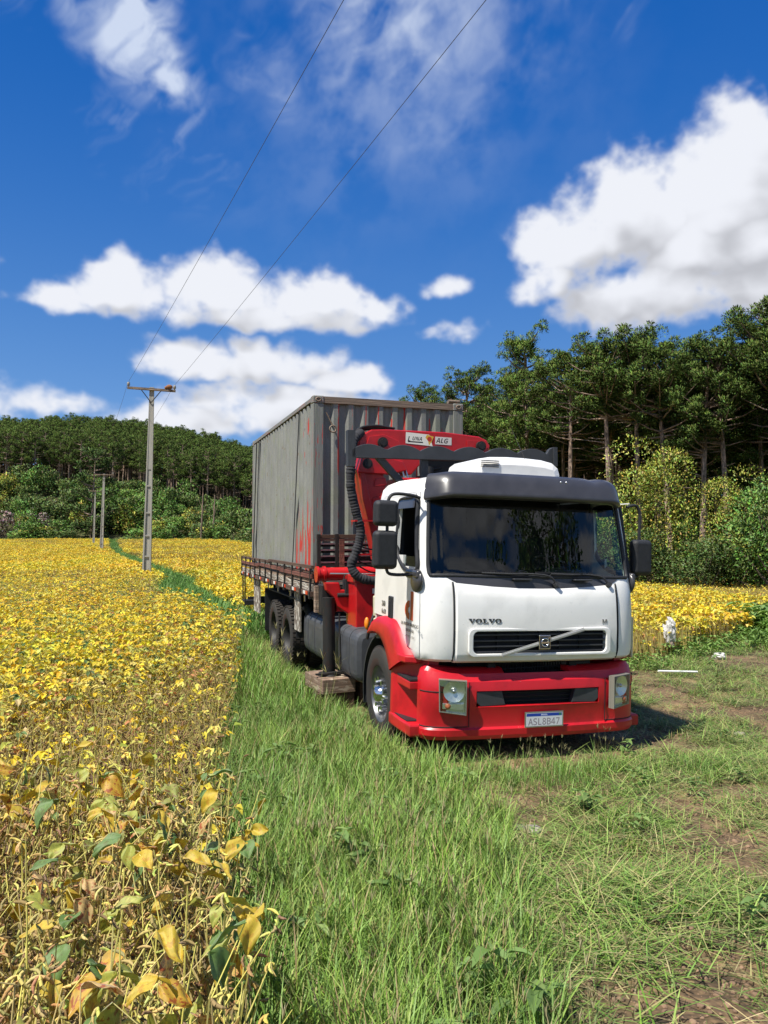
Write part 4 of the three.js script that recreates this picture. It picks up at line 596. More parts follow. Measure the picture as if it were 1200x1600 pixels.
  for (let k = 0; k < 5; k++) part(crane, 'hydraulic_line', tube([[-0.98 + k * 0.01, 2.1 - k * 0.07, -3.02], [-0.75, 2.04 - k * 0.075, -3.1], [-0.45, 2.03 - k * 0.07, -3.2]], 0.01, 10, 5), M.dark);
  for (const o of [0, 0.035, 0.07]) part(crane, 'boom_hose', tube([[-1.02 + o, 3.0, Z + 0.1 - o], [-1.0 + o, 3.4, Z + 0.12 - o], [-0.9 + o * 0.6, 3.64 - o * 0.3, Z + 0.1 - o], [-0.66, 3.71 - o * 0.5, Z + 0.05 - o], [-0.35, 3.69 - o * 0.4, Z - o]], 0.017, 30, 6), M.dark);
  // printed name on the boom
  const t = decal(0.66, 0.16, (g, w, h) => {
    g.fillStyle = '#e9e4d6'; g.beginPath(); g.moveTo(0, 0); g.lineTo(w * 0.5, h * 0.08); g.lineTo(w * 0.58, h); g.lineTo(0, h * 0.9); g.closePath(); g.fill();
    g.fillStyle = '#141414'; g.font = 'italic bold ' + Math.round(h * 0.56) + 'px sans-serif'; g.fillText('L', w * 0.03, h * 0.72, w * 0.09); g.font = 'italic bold ' + Math.round(h * 0.42) + 'px sans-serif'; g.fillText('UNA', w * 0.13, h * 0.62, w * 0.28); g.fillRect(w * 0.05, h * 0.7, w * 0.32, h * 0.1);
    g.fillStyle = '#d9a83a'; g.beginPath(); g.moveTo(w * 0.45, h * 0.1); g.lineTo(w * 0.6, h * 0.22); g.lineTo(w * 0.56, h * 0.62); g.lineTo(w * 0.5, h * 0.98); g.lineTo(w * 0.48, h * 0.6); g.lineTo(w * 0.42, h * 0.35); g.closePath(); g.fill(); g.fillStyle = '#b8341c'; g.beginPath(); g.arc(w * 0.51, h * 0.45, h * 0.2, 0, 7); g.fill();
    g.fillStyle = '#d8cfc6'; g.fillRect(w * 0.63, h * 0.2, w * 0.36, h * 0.62); g.fillStyle = '#141414'; g.font = 'italic bold ' + Math.round(h * 0.56) + 'px sans-serif'; g.fillText('ALG', w * 0.65, h * 0.7, w * 0.32);
  });
  part(crane, 'boom_lettering', new THREE.PlaneGeometry(0.68, 0.17).rotateZ(-0.035).translate(0.1, 3.53, Z + 0.1435), film(t));
}
shade(truck);
// ---- timbers under the outrigger foot
function onTruck(x, y, z) { truck.updateMatrixWorld(); return V3(x, y, z).applyMatrix4(truck.matrixWorld); }
{
  const place = (name, label, geo, x, z, y, yaw, m) => { const p = onTruck(x, y, z), o = thing(name, label, 'timber', p.toArray(), 0); o.rotation.copy(truck.rotation); o.rotateY(yaw); part(o, 'wood_block', geo, m); return o; };
  place('timber_block', 'thick weathered timber block right under the outrigger foot plate', bx(0.46, 0.19, 0.74, 0, 0.095, 0, 0.012), -1.24, -3.47, 0.178, 0.1, M.wood);
  place('timber_block', 'lower timber block in the grass, carrying the block under the outrigger', bx(0.5, 0.2, 0.6, 0, 0.1, 0, 0.012), -1.22, -3.45, -0.024, -0.06, M.boardDark);
  place('timber_plank', 'reddish timber plank lying flat between the outrigger and the front wheel', bx(0.42, 0.06, 0.34, 0, 0.03, 0, 0.008), -0.8, -3.3, 0.3, -0.15, M.boardRed);
  place('timber_block', 'low timber block in shade beneath the reddish plank', bx(0.3, 0.32, 0.26, 0, 0.16, 0, 0.012), -0.76, -3.32, -0.022, 0.1, M.boardDark);
}
// ---------------------------------------------------------------- shipping container on the bed
{
  const W = 2.438, Hc = 2.86, L = 6.058, p = onTruck(0, 1.462, -4.6 - L / 2);
  const con = thing('shipping_container', 'grey green corrugated shipping container with red patches, carried on the truck bed', 'container', p.toArray());
  con.rotation.copy(truck.rotation);
  con.rotateZ(THREE.MathUtils.degToRad(-0.6));
  // paint: grey green, streaked, with red primer where it has peeled
  const paint = (u, v, seed) => { const st = fbm(u * 60 + seed, v * 3, 4), bl = fbm(u * 7 + seed, v * 7, 4), fine = fbm(u * 260, v * 200 + seed, 2); const q = 0.52 + 0.08 * (st - 0.5) + 0.07 * (bl - 0.5) + 0.08 * (fine - 0.5), moss = sstep(0.5, 0.75, fbm(u * 11 + 3, v * 9 + seed, 4)) * 0.5; return [q * (0.98 - 0.03 * moss), q * 0.99, q * (0.945 - 0.12 * moss)]; };
  const redC = [0.72, 0.2, 0.15];
  const sideTex = tex(2048, 1024, (u, v) => {   // u: 0 front end, 1 rear; v up
    const c = paint(u * 3, v * 1.4, 2), z = u * L, y = v * Hc;
    const area = sstep(2.3, 0.35, z + y * 0.3) * sstep(1.75, 0.5, y + 0.25 * z);
    const a = fbm(z * 19 + 4, y * 1.1, 5, 0.62), b = fbm(z * 30, y * 6, 3);
    let r = sstep(0.0, 0.05, area * 0.62 + (a - 0.5) * 2.2 + 0.25 * (b - 0.5) - 0.42) * sstep(0.02, 0.2, area);
    if (z < 0.75 && z > 0.28) r = Math.max(r, sstep(0.62, 0.68, fbm(z * 14 + 7, y * 2.4 + 3, 4)) * sstep(2.75, 2.5, y) * sstep(1.7, 1.9, y));
    const sp = sstep(0.78, 0.8, fbm(z * 22 + 50, y * 14, 3)); 
    return c.map((q, k) => lerp(lerp(q, redC[k], r * 0.92), [0.4, 0.3, 0.22][k], sp * 0.4));
  }, { clampEdge: true });
  const endTex = tex(1024, 1024, (u, v) => {
    const c = paint(u, v, 9), x = u * W, y = v * Hc, ph = ((x - 0.16) / 0.236) % 1, edge = Math.exp(-(((ph < 0 ? ph + 1 : ph) - 0.64) ** 2) / 0.006) * (x > 0.15 && x < W - 0.15 ? 1 : 0);
    const a = fbm(x * 30 + 11, y * 3.2 + Math.floor((x - 0.16) / 0.236) * 7.7, 4, 0.6), r = sstep(0.5, 0.57, a * (0.5 + 0.62 * edge)) * edge;
    return c.map((q, k) => lerp(q * 0.97, redC[k], clamp(r * 1.6)));
  }, { clampEdge: true });
  const pb = tex(512, 512, (u, v) => tfbm(u, v, 10, 5, 8), { srgbMap: false });
  const m = (map) => std({ map, bumpMap: pb, bumpScale: 0.004, roughness: 0.62, color: lin(0.95, 0.95, 0.95) });
  const sideM = m(sideTex), endM = m(endTex), frameM = m(tex(512, 512, (u, v) => { const c = paint(u, v, 30), r = sstep(0.7, 0.73, fbm(u * 9, v * 14 + 2, 4)); return c.map((q, k) => lerp(q * 0.96, redC[k], r)); }));
  const rustM = m(tex(256, 256, (u, v) => { const q = 0.32 + 0.25 * tfbm(u, v, 6, 4, 15); return [q * 1.1, q * 0.95, q * 0.8]; }));
  const roofM = std({ color: lin(0.16, 0.15, 0.13), map: sideTex, roughness: 0.8 });
  // corrugated sheet: profile along s, straight in y; returns geometry in the plane (s, y), bulging along +n
  const corr = (len, y0, y1, pitch, dep, start) => { const prof = [[0, 0]]; let s = start; while (s + pitch < len - start * 0.4) { prof.push([s, 0], [s + pitch * 0.19, -dep], [s + pitch * 0.5, -dep], [s + pitch * 0.69, 0]); s += pitch; } prof.push([len, 0]); const pos = [], uv = []; for (let i = 0; i + 1 < prof.length; i++) { const [a, d] = prof[i], [b, e] = prof[i + 1]; const A = [a, y0, d], B = [b, y0, e], C = [b, y1, e], D = [a, y1, d]; pos.push(...A, ...B, ...C, ...A, ...C, ...D); const q = (t, y) => uv.push(t / len, (y - y0) / (y1 - y0)); q(a, y0); q(b, y0); q(b, y1); q(a, y0); q(b, y1); q(a, y1); } const g = new THREE.BufferGeometry(); g.setAttribute('position', new THREE.Float32BufferAttribute(pos, 3)); g.setAttribute('uv', new THREE.Float32BufferAttribute(uv, 2)); g.computeVertexNormals(); return g; };
  const hl = L / 2, hw = W / 2, y0 = 0.16, y1 = Hc - 0.1;
  // left side (towards the field), right side, front end, doors
  part(con, 'side_wall', corr(L - 0.24, y0, y1, 0.278, 0.036, 0.1).rotateY(Math.PI / 2).scale(1, 1, 1).translate(-hw + 0.03, 0, hl - 0.12).applyMatrix4(new THREE.Matrix4()), sideM);
  const sw = con.children[con.children.length - 1].geometry; { const P = sw.attributes.position; for (let i = 0; i < P.count; i++) P.setX(i, -hw + 0.012 - (P.getX(i) - (-hw + 0.03))); sw.computeVertexNormals(); }
  part(con, 'side_wall', corr(L - 0.24, y0, y1, 0.278, 0.036, 0.1).rotateY(Math.PI / 2).translate(hw - 0.012, 0, hl - 0.12), sideM);
  part(con, 'end_wall', corr(W - 0.24, y0, y1, 0.236, 0.045, 0.04).translate(-hw + 0.12, 0, hl - 0.02), endM);
  part(con, 'cargo_doors', [bx(W - 0.3, y1 - y0, 0.05, 0, (y0 + y1) / 2, -hl + 0.04), [-0.8, -0.3, 0.3, 0.8].map((x) => cylBetween([x, 0.2, -hl], [x, Hc - 0.1, -hl], 0.02, 0.02, 8))], frameM);
  part(con, 'roof', bx(W - 0.1, 0.03, L - 0.1, 0, Hc - 0.035, 0), roofM); part(con, 'floor', bx(W - 0.1, 0.14, L - 0.1, 0, 0.08, 0), roofM);
  for (const s of [-1, 1]) for (const e of [-1, 1]) {
    part(con, 'corner_post', bx(0.165, Hc - 0.24, 0.12, s * (hw - 0.0825), Hc / 2, e * (hl - 0.06), 0.012), frameM);
    for (const y of [0.06, Hc - 0.06]) { const c = part(con, 'corner_casting', bx(0.178, 0.12, 0.162, s * (hw - 0.082), y, e * (hl - 0.076), 0.02), frameM); part(c, 'casting_hole', [new THREE.TorusGeometry(0.036, 0.014, 8, 20).scale(1, 0.75, 1).translate(s * (hw - 0.08), y, e * (hl + 0.004)), cylBetween([s * (hw - 0.08), y, e * (hl - 0.02)], [s * (hw - 0.08), y, e * (hl + 0.0065)], 0.036, 0.036, 16)], rustM); }
  }
  for (const s of [-1, 1]) { part(con, 'top_rail', bx(0.06, 0.06, L - 0.3, s * (hw - 0.034), Hc - 0.045, 0), frameM); part(con, 'bottom_rail', bx(0.06, 0.15, L - 0.3, s * (hw - 0.034), 0.09, 0), frameM); }
  part(con, 'front_header', bx(W - 0.34, 0.1, 0.07, 0, Hc - 0.06, hl - 0.04), rustM); part(con, 'front_sill', bx(W - 0.34, 0.15, 0.07, 0, 0.09, hl - 0.04), frameM);
  // straps down the side and a shackle hanging from the front corner
  for (const [zt, zb] of [[hl - 0.98, hl - 1.35], [-hl + 0.95, -hl + 0.8]]) part(con, 'lashing_strap', [barBetween([-hw - 0.006, Hc - 0.08, zt], [-hw - 0.03, 0.2, zb], 0.008, 0.035)], M.dark);
  part(con, 'lashing_rope', cylBetween([-hw - 0.004, Hc - 0.1, -hl + 0.6], [-hw - 0.02, 0.25, -hl + 0.35], 0.012, 0.012, 5), M.dark);
  part(con, 'lifting_eye', [new THREE.TorusGeometry(0.05, 0.012, 8, 20).translate(-hw + 0.3, Hc - 0.5, hl + 0.03), cylBetween([-hw + 0.3, Hc - 0.45, hl + 0.01], [-hw + 0.2, Hc - 0.25, hl], 0.012, 0.012, 6)], rustM);
  part(con, 'lifting_lug', [bx(0.18, 0.07, 0.12, hw - 0.14, Hc + 0.02, hl - 0.08, 0.02), cylBetween([hw - 0.24, Hc + 0.03, hl - 0.03], [hw - 0.05, Hc + 0.03, hl - 0.03], 0.03, 0.03, 8)], rustM);
  shade(con);
}
console.log('container');

// ---------------------------------------------------------------- trees
const barkTex = tex(256, 512, (u, v) => { const a = tfbm(u, v, 8, 5, 21), b = tnoise(u, v, 28, 22), q = 0.36 + 0.5 * (a - 0.5) + 0.2 * (b - 0.5); return [q * 1.05, q * 0.93, q * 0.84]; });
const barkMat = std({ map: barkTex, color: lin(2.1, 1.95, 1.8), roughness: 1 }), stemMatT = std({ map: barkTex, color: lin(1.7, 1.6, 1.45), roughness: 1 });
const needleMat = phys({ vertexColors: true, roughness: 0.85, specularIntensity: 0.3 }), shrubMat = phys({ vertexColors: true, roughness: 0.8, transmission: 0.25, thickness: 0, specularIntensity: 0.3 });
class Foliage {
  constructor() { this.p = []; this.n = []; this.c = []; }
  kite(o, dir, side, len, wid, nor, col) { const t = [o[0] + dir[0] * len, o[1] + dir[1] * len, o[2] + dir[2] * len], m = [o[0] + dir[0] * len * 0.5, o[1] + dir[1] * len * 0.5, o[2] + dir[2] * len * 0.5], l = m.map((v, k) => v - side[k] * wid / 2), r = m.map((v, k) => v + side[k] * wid / 2); this.p.push(...o, ...l, ...t, ...o, ...t, ...r); for (let k = 0; k < 6; k++) { this.n.push(...nor); this.c.push(...col); } }
  geo() { const g = new THREE.BufferGeometry(); g.setAttribute('position', new THREE.Float32BufferAttribute(this.p, 3)); g.setAttribute('normal', new THREE.Float32BufferAttribute(this.n, 3)); g.setAttribute('color', new THREE.Float32BufferAttribute(this.c, 3)); return g; }
}
const unit = (r) => { const z = r() * 2 - 1, a = r() * 6.283, q = Math.sqrt(1 - z * z); return [q * Math.cos(a), z, q * Math.sin(a)]; };
const norm = (v) => { const l = Math.hypot(...v) || 1; return v.map((q) => q / l); };
const cross = (a, b) => [a[1] * b[2] - a[2] * b[1], a[2] * b[0] - a[0] * b[2], a[0] * b[1] - a[1] * b[0]];
function clump(F, r, c, rad, n, len, wid, cols, up = 0.25) { for (let k = 0; k < n; k++) { const d = norm([0, 1, 2].map((q) => unit(r)[q]).map((v, q) => v + (q === 1 ? up : 0))), q = rad * r.in(0.25, 0.75), s = norm(cross(d, unit(r))), f = norm(cross(d, s)), sg = Math.sign(f[0] * d[0] + f[1] + 0.001) || 1; F.kite([c[0] + d[0] * q, c[1] + d[1] * q * 0.8, c[2] + d[2] * q], norm([d[0] + r.n() * 0.4, d[1] + 0.25 + r.n() * 0.3, d[2] + r.n() * 0.4]), s, len * r.in(0.7, 1.3), wid * r.in(0.7, 1.3), norm(d.map((v, i) => v * 0.8 + f[i] * sg * 0.5)), r.pick(cols).map((v) => v * r.in(0.75, 1.25))); } }
const DARK = [[0.072, 0.121, 0.027], [0.106, 0.162, 0.036], [0.139, 0.196, 0.043], [0.093, 0.142, 0.038]], PINE = [[0.132, 0.205, 0.043], [0.185, 0.264, 0.058], [0.112, 0.178, 0.043]];
// umbrella-crowned araucaria, 1 unit = 1 metre, height h
function araucaria(seed, h, crown, rad, near = 1, cols = DARK) {
  const r = rngOf(seed), lean = [r.n() * 0.035, r.n() * 0.035], tr = h * 0.0112 + 0.03, axis = (y) => [lean[0] * y + Math.sin(y * 0.25 + seed) * 0.06, y, lean[1] * y];
  const trunk = new THREE.TubeGeometry(new THREE.CatmullRomCurve3([-0.6, h * 0.25, h * 0.5, h * 0.75, h * 0.97].map((y) => V3(...axis(y)))), 16, tr, 9, false), P = trunk.attributes.position;
  for (let i = 0; i <= 16; i++) { const y = -0.6 + (h * 0.97 + 0.6) * i / 16, c = axis(y), f = 1.15 - 0.7 * i / 16; for (let k = 0; k <= 9; k++) { const o = i * 10 + k; P.setX(o, c[0] + (P.getX(o) - c[0]) * f); P.setZ(o, c[2] + (P.getZ(o) - c[2]) * f); } }
  { const U = trunk.attributes.uv; for (let i = 0; i < U.count; i++) U.setXY(i, U.getY(i) * 2, U.getX(i) * h * 0.4); }
  const F = new Foliage(), limbs = [], whorls = 6 + Math.floor(r() * 3);
  const branch = (y, L, rise, tips) => { const a = r() * 6.283, c = axis(y), dx = Math.cos(a), dz = Math.sin(a), mid = [c[0] + dx * L * 0.55, y + rise * L * 0.18, c[2] + dz * L * 0.55], end = [c[0] + dx * L, y + rise * L * 0.62, c[2] + dz * L]; limbs.push(cylBetween(c, mid, 0.07, 0.05, 4), cylBetween(mid, end, 0.05, 0.025, 4)); for (let k = 0; k < tips; k++) { const t = r.in(0.62, 1.08), q = [lerp(mid[0], end[0], (t - 0.55) / 0.45) + r.n() * 0.5, lerp(mid[1], end[1], (t - 0.55) / 0.45) + r.in(0, 0.5), lerp(mid[2], end[2], (t - 0.55) / 0.45) + r.n() * 0.5]; clump(F, r, q, r.in(0.34, 0.62), Math.round(46 * near), 0.29 / Math.sqrt(near), 0.085 / Math.sqrt(near), cols, 0.35); } };
  for (let w = 0; w < whorls; w++) { const f = w / (whorls - 1), y = h * lerp(1 - crown, 0.985, f), L = rad * (f < 0.25 ? lerp(0.75, 1, f / 0.25) : lerp(1, 0.25, (f - 0.25) / 0.75) ** 0.6), nb = Math.round(lerp(7, 5, f)); for (let b = 0; b < nb; b++) branch(y + r.n() * 0.35, L * r.in(0.7, 1.1), lerp(0.35, 1.0, f), f > 0.8 ? 4 : 6); }
  clump(F, r, axis(h * 0.985), 0.9, Math.round(80 * near), 0.42, 0.11, cols);
  for (let k = 0; k < 5; k++) { const y = h * r.in(0.35, 1 - crown), a = r() * 6.283, c = axis(y), L = r.in(0.8, 2.4); limbs.push(cylBetween(c, [c[0] + Math.cos(a) * L, y + r.in(-0.3, 0.5), c[2] + Math.sin(a) * L], 0.035, 0.012, 3)); }
  return { trunk: join([trunk, ...limbs]), crown: F.geo() };
}
function shrubGeo(seed, w, h, n, leaf, cols, lumps = 12) {
  const r = rngOf(seed), F = new Foliage(), L = [], stems = [];
  for (let k = 0; k < lumps; k++) { const a = r() * 6.283, q = Math.sqrt(r()) * 0.75, y = r.in(0.12, 0.85) * h * (1 - q * 0.35), R = r.in(0.24, 0.42) * Math.min(w, h) * 0.75; L.push([Math.cos(a) * q * w / 2, y, Math.sin(a) * q * w / 2, R]); }
  for (const l of L) stems.push(cylBetween([l[0] * 0.15, -0.15, l[2] * 0.15], [l[0], l[1], l[2]], 0.05, 0.02, 5));
  for (let k = 0; k < n; k++) { const l = r.pick(L), d = unit(r); if (d[1] < -0.6) d[1] *= -1; const q = l[3] * Math.cbrt(r.in(0.25, 1)), o = [l[0] + d[0] * q, Math.max(0.03, l[1] + d[1] * q * 0.85), l[2] + d[2] * q], dir = norm([d[0] + r.n() * 0.8, d[1] * 0.6 + r.n() * 0.7 - 0.1, d[2] + r.n() * 0.8]), s = norm(cross(dir, unit(r))), f = norm(cross(dir, s)), sg = Math.sign(f[1]) || 1; F.kite(o, dir, s, leaf * r.in(0.7, 1.35), leaf * 0.5 * r.in(0.7, 1.3), norm(d.map((v, i) => v * 0.7 + f[i] * sg * 0.6)), r.pick(cols).map((v) => v * r.in(0.7, 1.3))); }
  return { stems: join(stems), crown: F.geo() };
}
{
  // the right-hand wood: individual trees with bare boles and umbrella crowns
  const near = [[1, 15, 0.42, 3.4], [2, 15, 0.33, 3.7], [3, 15, 0.29, 3.8], [4, 15, 0.38, 3.3], [5, 15, 0.5, 3.5], [6, 15, 0.31, 4.0]].map(([s, h, c, q]) => araucaria(100 + s, h, c, q, 3));
  const pine = [1, 2].map((s) => araucaria(160 + s, 15, 0.55, 2.9, 4.2, PINE));
  let first = true;
  const tree = (g, x, z, h, turn, label, group, kind = 'araucaria_tree', bark = barkMat, tilt = 0) => { const t = thing(kind, label, 'tree', [x, H(x, z), z], turn, group); t.rotation.z = tilt; t.scale.set(lerp(1, h / 15, 0.8), h / 15, lerp(1, h / 15, 0.8)); part(t, 'trunk', g.trunk, bark); part(t, 'crown', g.crown, needleMat); return t; };
  // front row: x, z, height, variant, tilt, label
  const row = [
    [3.6, -76, 15.4, 0, 0, 'araucaria tree at the left end of the right-hand wood, above the container'], [7.2, -70, 15.9, 3, 0, 'araucaria tree rising just right of the container roof'], [10.2, -62, 15.2, 4, 0, 'tall bushy araucaria tree behind the crane boom end'],
    [10.4, -56, 16.2, 'p', 0, 'brighter green round-topped pine, the highest crown left of the windscreen top'], [12.2, -52, 14.0, 1, 0, 'araucaria tree with a reddish bare trunk above the middle of the sun visor'], [14.0, -48, 14.4, 2, 0.02, 'araucaria tree with pale twin-looking trunk above the right end of the sun visor'],
    [15.6, -48, 14.7, 5, -0.03, 'wide umbrella-crowned araucaria tree right of the sun visor'], [17.2, -47, 13.6, 1, 0.01, 'thick-trunked araucaria tree behind the olive bush'], [18.6, -46, 13.6, 0, 0.05, 'slim araucaria tree above the olive bush on the right'],
    [19.9, -45, 13.7, 3, 0.03, 'araucaria tree with a thin bare bole at the right of the wood'], [21.2, -43.5, 15.2, 2, 0.075, 'tall araucaria tree with a long leaning trunk near the right edge'], [22.6, -43, 15.4, 4, 0.02, 'high dense araucaria crown at the right edge of the picture'], [24.5, -44, 14.6, 5, 0, 'araucaria tree half cut off by the right edge of the picture'],
  ];
  const r = rngOf(1234);
  for (const [x, z, h, v, tilt, label] of row) tree(v === 'p' ? pine[0] : near[v], x, z, h, r() * 6.28, label, undefined, v === 'p' ? 'pine_tree' : 'araucaria_tree', barkMat, tilt);
  const spots = [];
  for (let k = 0; k < 1400 && spots.length < 200; k++) { const x = r.in(-6, 46), d = farEdge(x) + r.in(6, 46); if (x > 4 ? d > 112 : false) continue; if (x > d * 0.62 + 2) continue; if (spots.some(([a, b]) => Math.hypot(a - x, b - d) < 1.9)) continue; spots.push([x, d]); }
  for (const [x, d] of spots) tree(r() < 0.12 ? pine[1] : near[Math.floor(r() * 6)], x, -d, r.in(10.5, 13.8), r() * 6.28, 'araucaria tree deep in the dark wood, ' + (x / d < 0.12 ? 'above the container roof' : x / d < 0.22 ? 'behind the crane and cab roof' : x / d < 0.36 ? 'above the far end of the cab' : 'towards the right edge'), 'araucarias deep in the right-hand wood', 'araucaria_tree', barkMat, r.n() * 0.03);
  console.log('right wood', spots.length);
  // the wood on the hill at the left
  const farT = [1, 2, 3, 4, 5].map((s) => araucaria(200 + s, 15, 0.42 + 0.03 * s, 3.5, 0.9));
  const hill = [], hillPlace = (x, d) => { const u = 600 + 1226 * x / d; return u < 60 ? 'at the left edge of the picture' : u < 140 ? 'left of the farthest pole' : u < 235 ? 'between the farthest and nearest poles' : u < 310 ? 'just right of the nearest pole' : 'just left of the container'; };
  for (let k = 0; k < 5000 && hill.length < 290; k++) { const x = r.in(-125, 2), e = farEdge(x), q = 32 + 62 * r() ** 1.3, d = e + q; if (x < -0.58 * d - 5 || x > -0.05 * d) continue; if (hill.some(([a, b]) => Math.hypot(a - x, b - d) < 2.5)) continue; hill.push([x, d, q]); }
  for (const [x, d, q] of hill) { const front = q < 42; tree(farT[Math.floor(r() * 5)], x, -d, r.in(11, 13.8), r() * 6.28, front ? 'bare-trunked tree fronting the hillside wood, ' + hillPlace(x, d) : 'dark tree crown farther up the hillside wood, ' + hillPlace(x, d), front ? 'front trunks of the hillside wood' : 'crowns of the hillside wood', 'hillside_tree'); }
  console.log('hill', hill.length);
  // shrubs
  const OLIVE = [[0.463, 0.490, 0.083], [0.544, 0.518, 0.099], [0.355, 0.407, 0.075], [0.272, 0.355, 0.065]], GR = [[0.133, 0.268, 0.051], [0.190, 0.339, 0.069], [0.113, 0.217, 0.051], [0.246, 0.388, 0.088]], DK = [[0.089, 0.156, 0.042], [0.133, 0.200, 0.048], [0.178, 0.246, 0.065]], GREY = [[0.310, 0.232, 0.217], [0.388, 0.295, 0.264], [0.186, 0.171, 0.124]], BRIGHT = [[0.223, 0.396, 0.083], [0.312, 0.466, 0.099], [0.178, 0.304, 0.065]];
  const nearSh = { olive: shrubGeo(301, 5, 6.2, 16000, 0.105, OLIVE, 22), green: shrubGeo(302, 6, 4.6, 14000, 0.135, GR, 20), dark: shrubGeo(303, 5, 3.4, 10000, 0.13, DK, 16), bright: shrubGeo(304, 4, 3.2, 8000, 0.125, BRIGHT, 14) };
  const shrub = (g, x, z, s, turn, label, group, cat = 'shrub', name = 'shrub') => { const t = thing(name, label, cat, [x, H(x, z) - 0.05, z], turn, group); t.scale.set(...s); part(t, 'stems', g.stems, stemMatT); part(t, 'foliage', g.crown, shrubMat); return t; };
  shrub(nearSh.olive, 14.2, -41.5, [1.2, 1.62, 1.15], 0.4, 'tall olive-yellow bush right of the far door mirror'); shrub(nearSh.olive, 17.9, -40.5, [0.95, 1.3, 0.95], 2.2, 'smaller olive bush standing behind the broad green bush');
  shrub(nearSh.green, 18.6, -36.2, [1.1, 1.38, 1.05], 1.0, 'broad green bush bulging over the field edge at right'); shrub(nearSh.green, 21.6, -36.4, [1.0, 1.42, 0.95], 3.0, 'green bush at the right edge of the picture'); shrub(nearSh.dark, 15.0, -37.6, [0.95, 0.9, 0.9], 0.2, 'low dark bush beside the broad green bush'); shrub(nearSh.dark, 12.6, -40, [0.9, 1.0, 0.9], 4.0, 'dark bush behind the far door mirror');
  shrub(nearSh.bright, 11.3, -42, [1.0, 1.25, 1.0], 1.5, 'fresh green bush seen through the cab and beside the windscreen'); shrub(nearSh.bright, 13.1, -43.8, [0.8, 1.9, 0.8], 5, 'narrow blue-green young tree left of the olive bush'); shrub(nearSh.bright, 24, -37, [1, 1.1, 1], 2, 'fresh green bush at the far right of the field edge');
  for (let k = 0; k < 40; k++) { const x = lerp(2, 34, (k + 0.5 + r.n() * 0.3) / 40), d = farEdge(x) + r.in(0.5, 5) + (k % 2) * 4, look = r.pick(['dark', 'green', 'dark', 'bright']), g = nearSh[look]; shrub(g, x, -d, [r.in(0.6, 1), r.in(0.6, 1.05), r.in(0.6, 1)], r() * 6.28, look + ' leaved shrub under the right-hand wood, ' + (x / d < 0.2 ? 'behind the truck' : x / d < 0.36 ? 'beside the cab' : 'towards the right edge'), 'undergrowth of the right-hand wood'); }
  for (let k = 0; k < 44; k++) { const x = lerp(0, 40, (k + 0.5 + r.n() * 0.3) / 44), d = farEdge(x) + r.in(14, 34); shrub(nearSh.dark, x, -d, [r.in(0.9, 1.3), r.in(1.1, 2.1), r.in(0.9, 1.3)], r() * 6.28, 'tall shaded shrub between the trunks inside the right-hand wood, ' + (x / d < 0.2 ? 'behind the truck' : x / d < 0.36 ? 'beside the cab' : 'towards the right edge'), 'shaded shrubs inside the right-hand wood'); }
  { const L = [[], [], []]; for (let k = 0; k < 1300; k++) { const right = k % 5 < 2, x = right ? r.in(-4, 62) : r.in(-150, 0), d = farEdge(x) + (right ? r.in(46, 95) : r.in(60, 150)); if (x < -0.62 * d - 10) continue; const s = r.in(0.75, 0.95); L[k % 3].push({ m: mat4(x, H(x, -d), -d, r() * 6.28, s) }); } L.forEach((l, i) => { meshInstanced(farT[i].crown, needleMat, l, 'distant_wood', 'massed tree crowns of the wood on the hilltop', 'wood'); meshInstanced(farT[i].trunk, barkMat, l, 'distant_trunks', 'massed trunks of the wood on the hilltop', 'wood'); }); }
  const fs = { olive: shrubGeo(311, 6, 6, 1700, 0.42, OLIVE, 14), green: shrubGeo(312, 7, 5.5, 1900, 0.42, GR, 14), dark: shrubGeo(313, 7, 5, 1800, 0.42, DK, 14), bright: shrubGeo(314, 6, 5, 1700, 0.4, BRIGHT, 12), grey: shrubGeo(315, 8, 4.6, 1800, 0.36, GREY, 14) };
  shrub(fs.grey, -74, -152, [1.5, 1.35, 1.2], 0, 'greyish pink leafless-looking bush at the left edge'); shrub(fs.grey, -68, -155, [1, 1.0, 1], 2, 'second greyish pink bush right of the first at the left edge');
  let nb = 0;
  for (let k = 0; k < 900 && nb < 165; k++) { const x = r.in(-98, -2), e = farEdge(x), q = 1 + 34 * r(), d = e + q; if (x < -0.56 * d - 4 || x > -0.06 * d) continue; nb++; const look = r.pick(['green', 'dark', 'dark', 'green', 'olive', 'dark', 'bright']), g = fs[look]; shrub(g, x, -d, [r.in(0.7, 1.25), r.in(0.6, 1.35) * (q < 6 ? 0.75 : 1), r.in(0.7, 1.2)], r() * 6.28, ({ green: 'mid green', dark: 'dark green', olive: 'olive', bright: 'fresh green' })[look] + ' shrub ' + (q < 12 ? 'at the field edge' : 'on the slope below the wood') + ', ' + hillPlace(x, d), 'scrub below the hillside wood'); }
  const yp = araucaria(250, 9, 0.9, 2.8, 1, [[0.08, 0.13, 0.04], [0.1, 0.16, 0.05]]);
  const tp2 = (x, z, s, label) => { const t = thing('young_pine', label, 'tree', [x, H(x, z), z], 1); t.scale.setScalar(s); part(t, 'trunk', yp.trunk, stemMatT); part(t, 'crown', yp.crown, needleMat); };
  tp2(-56, -150, 1.7, 'pointed young pine standing out of the scrub left of the second utility pole');
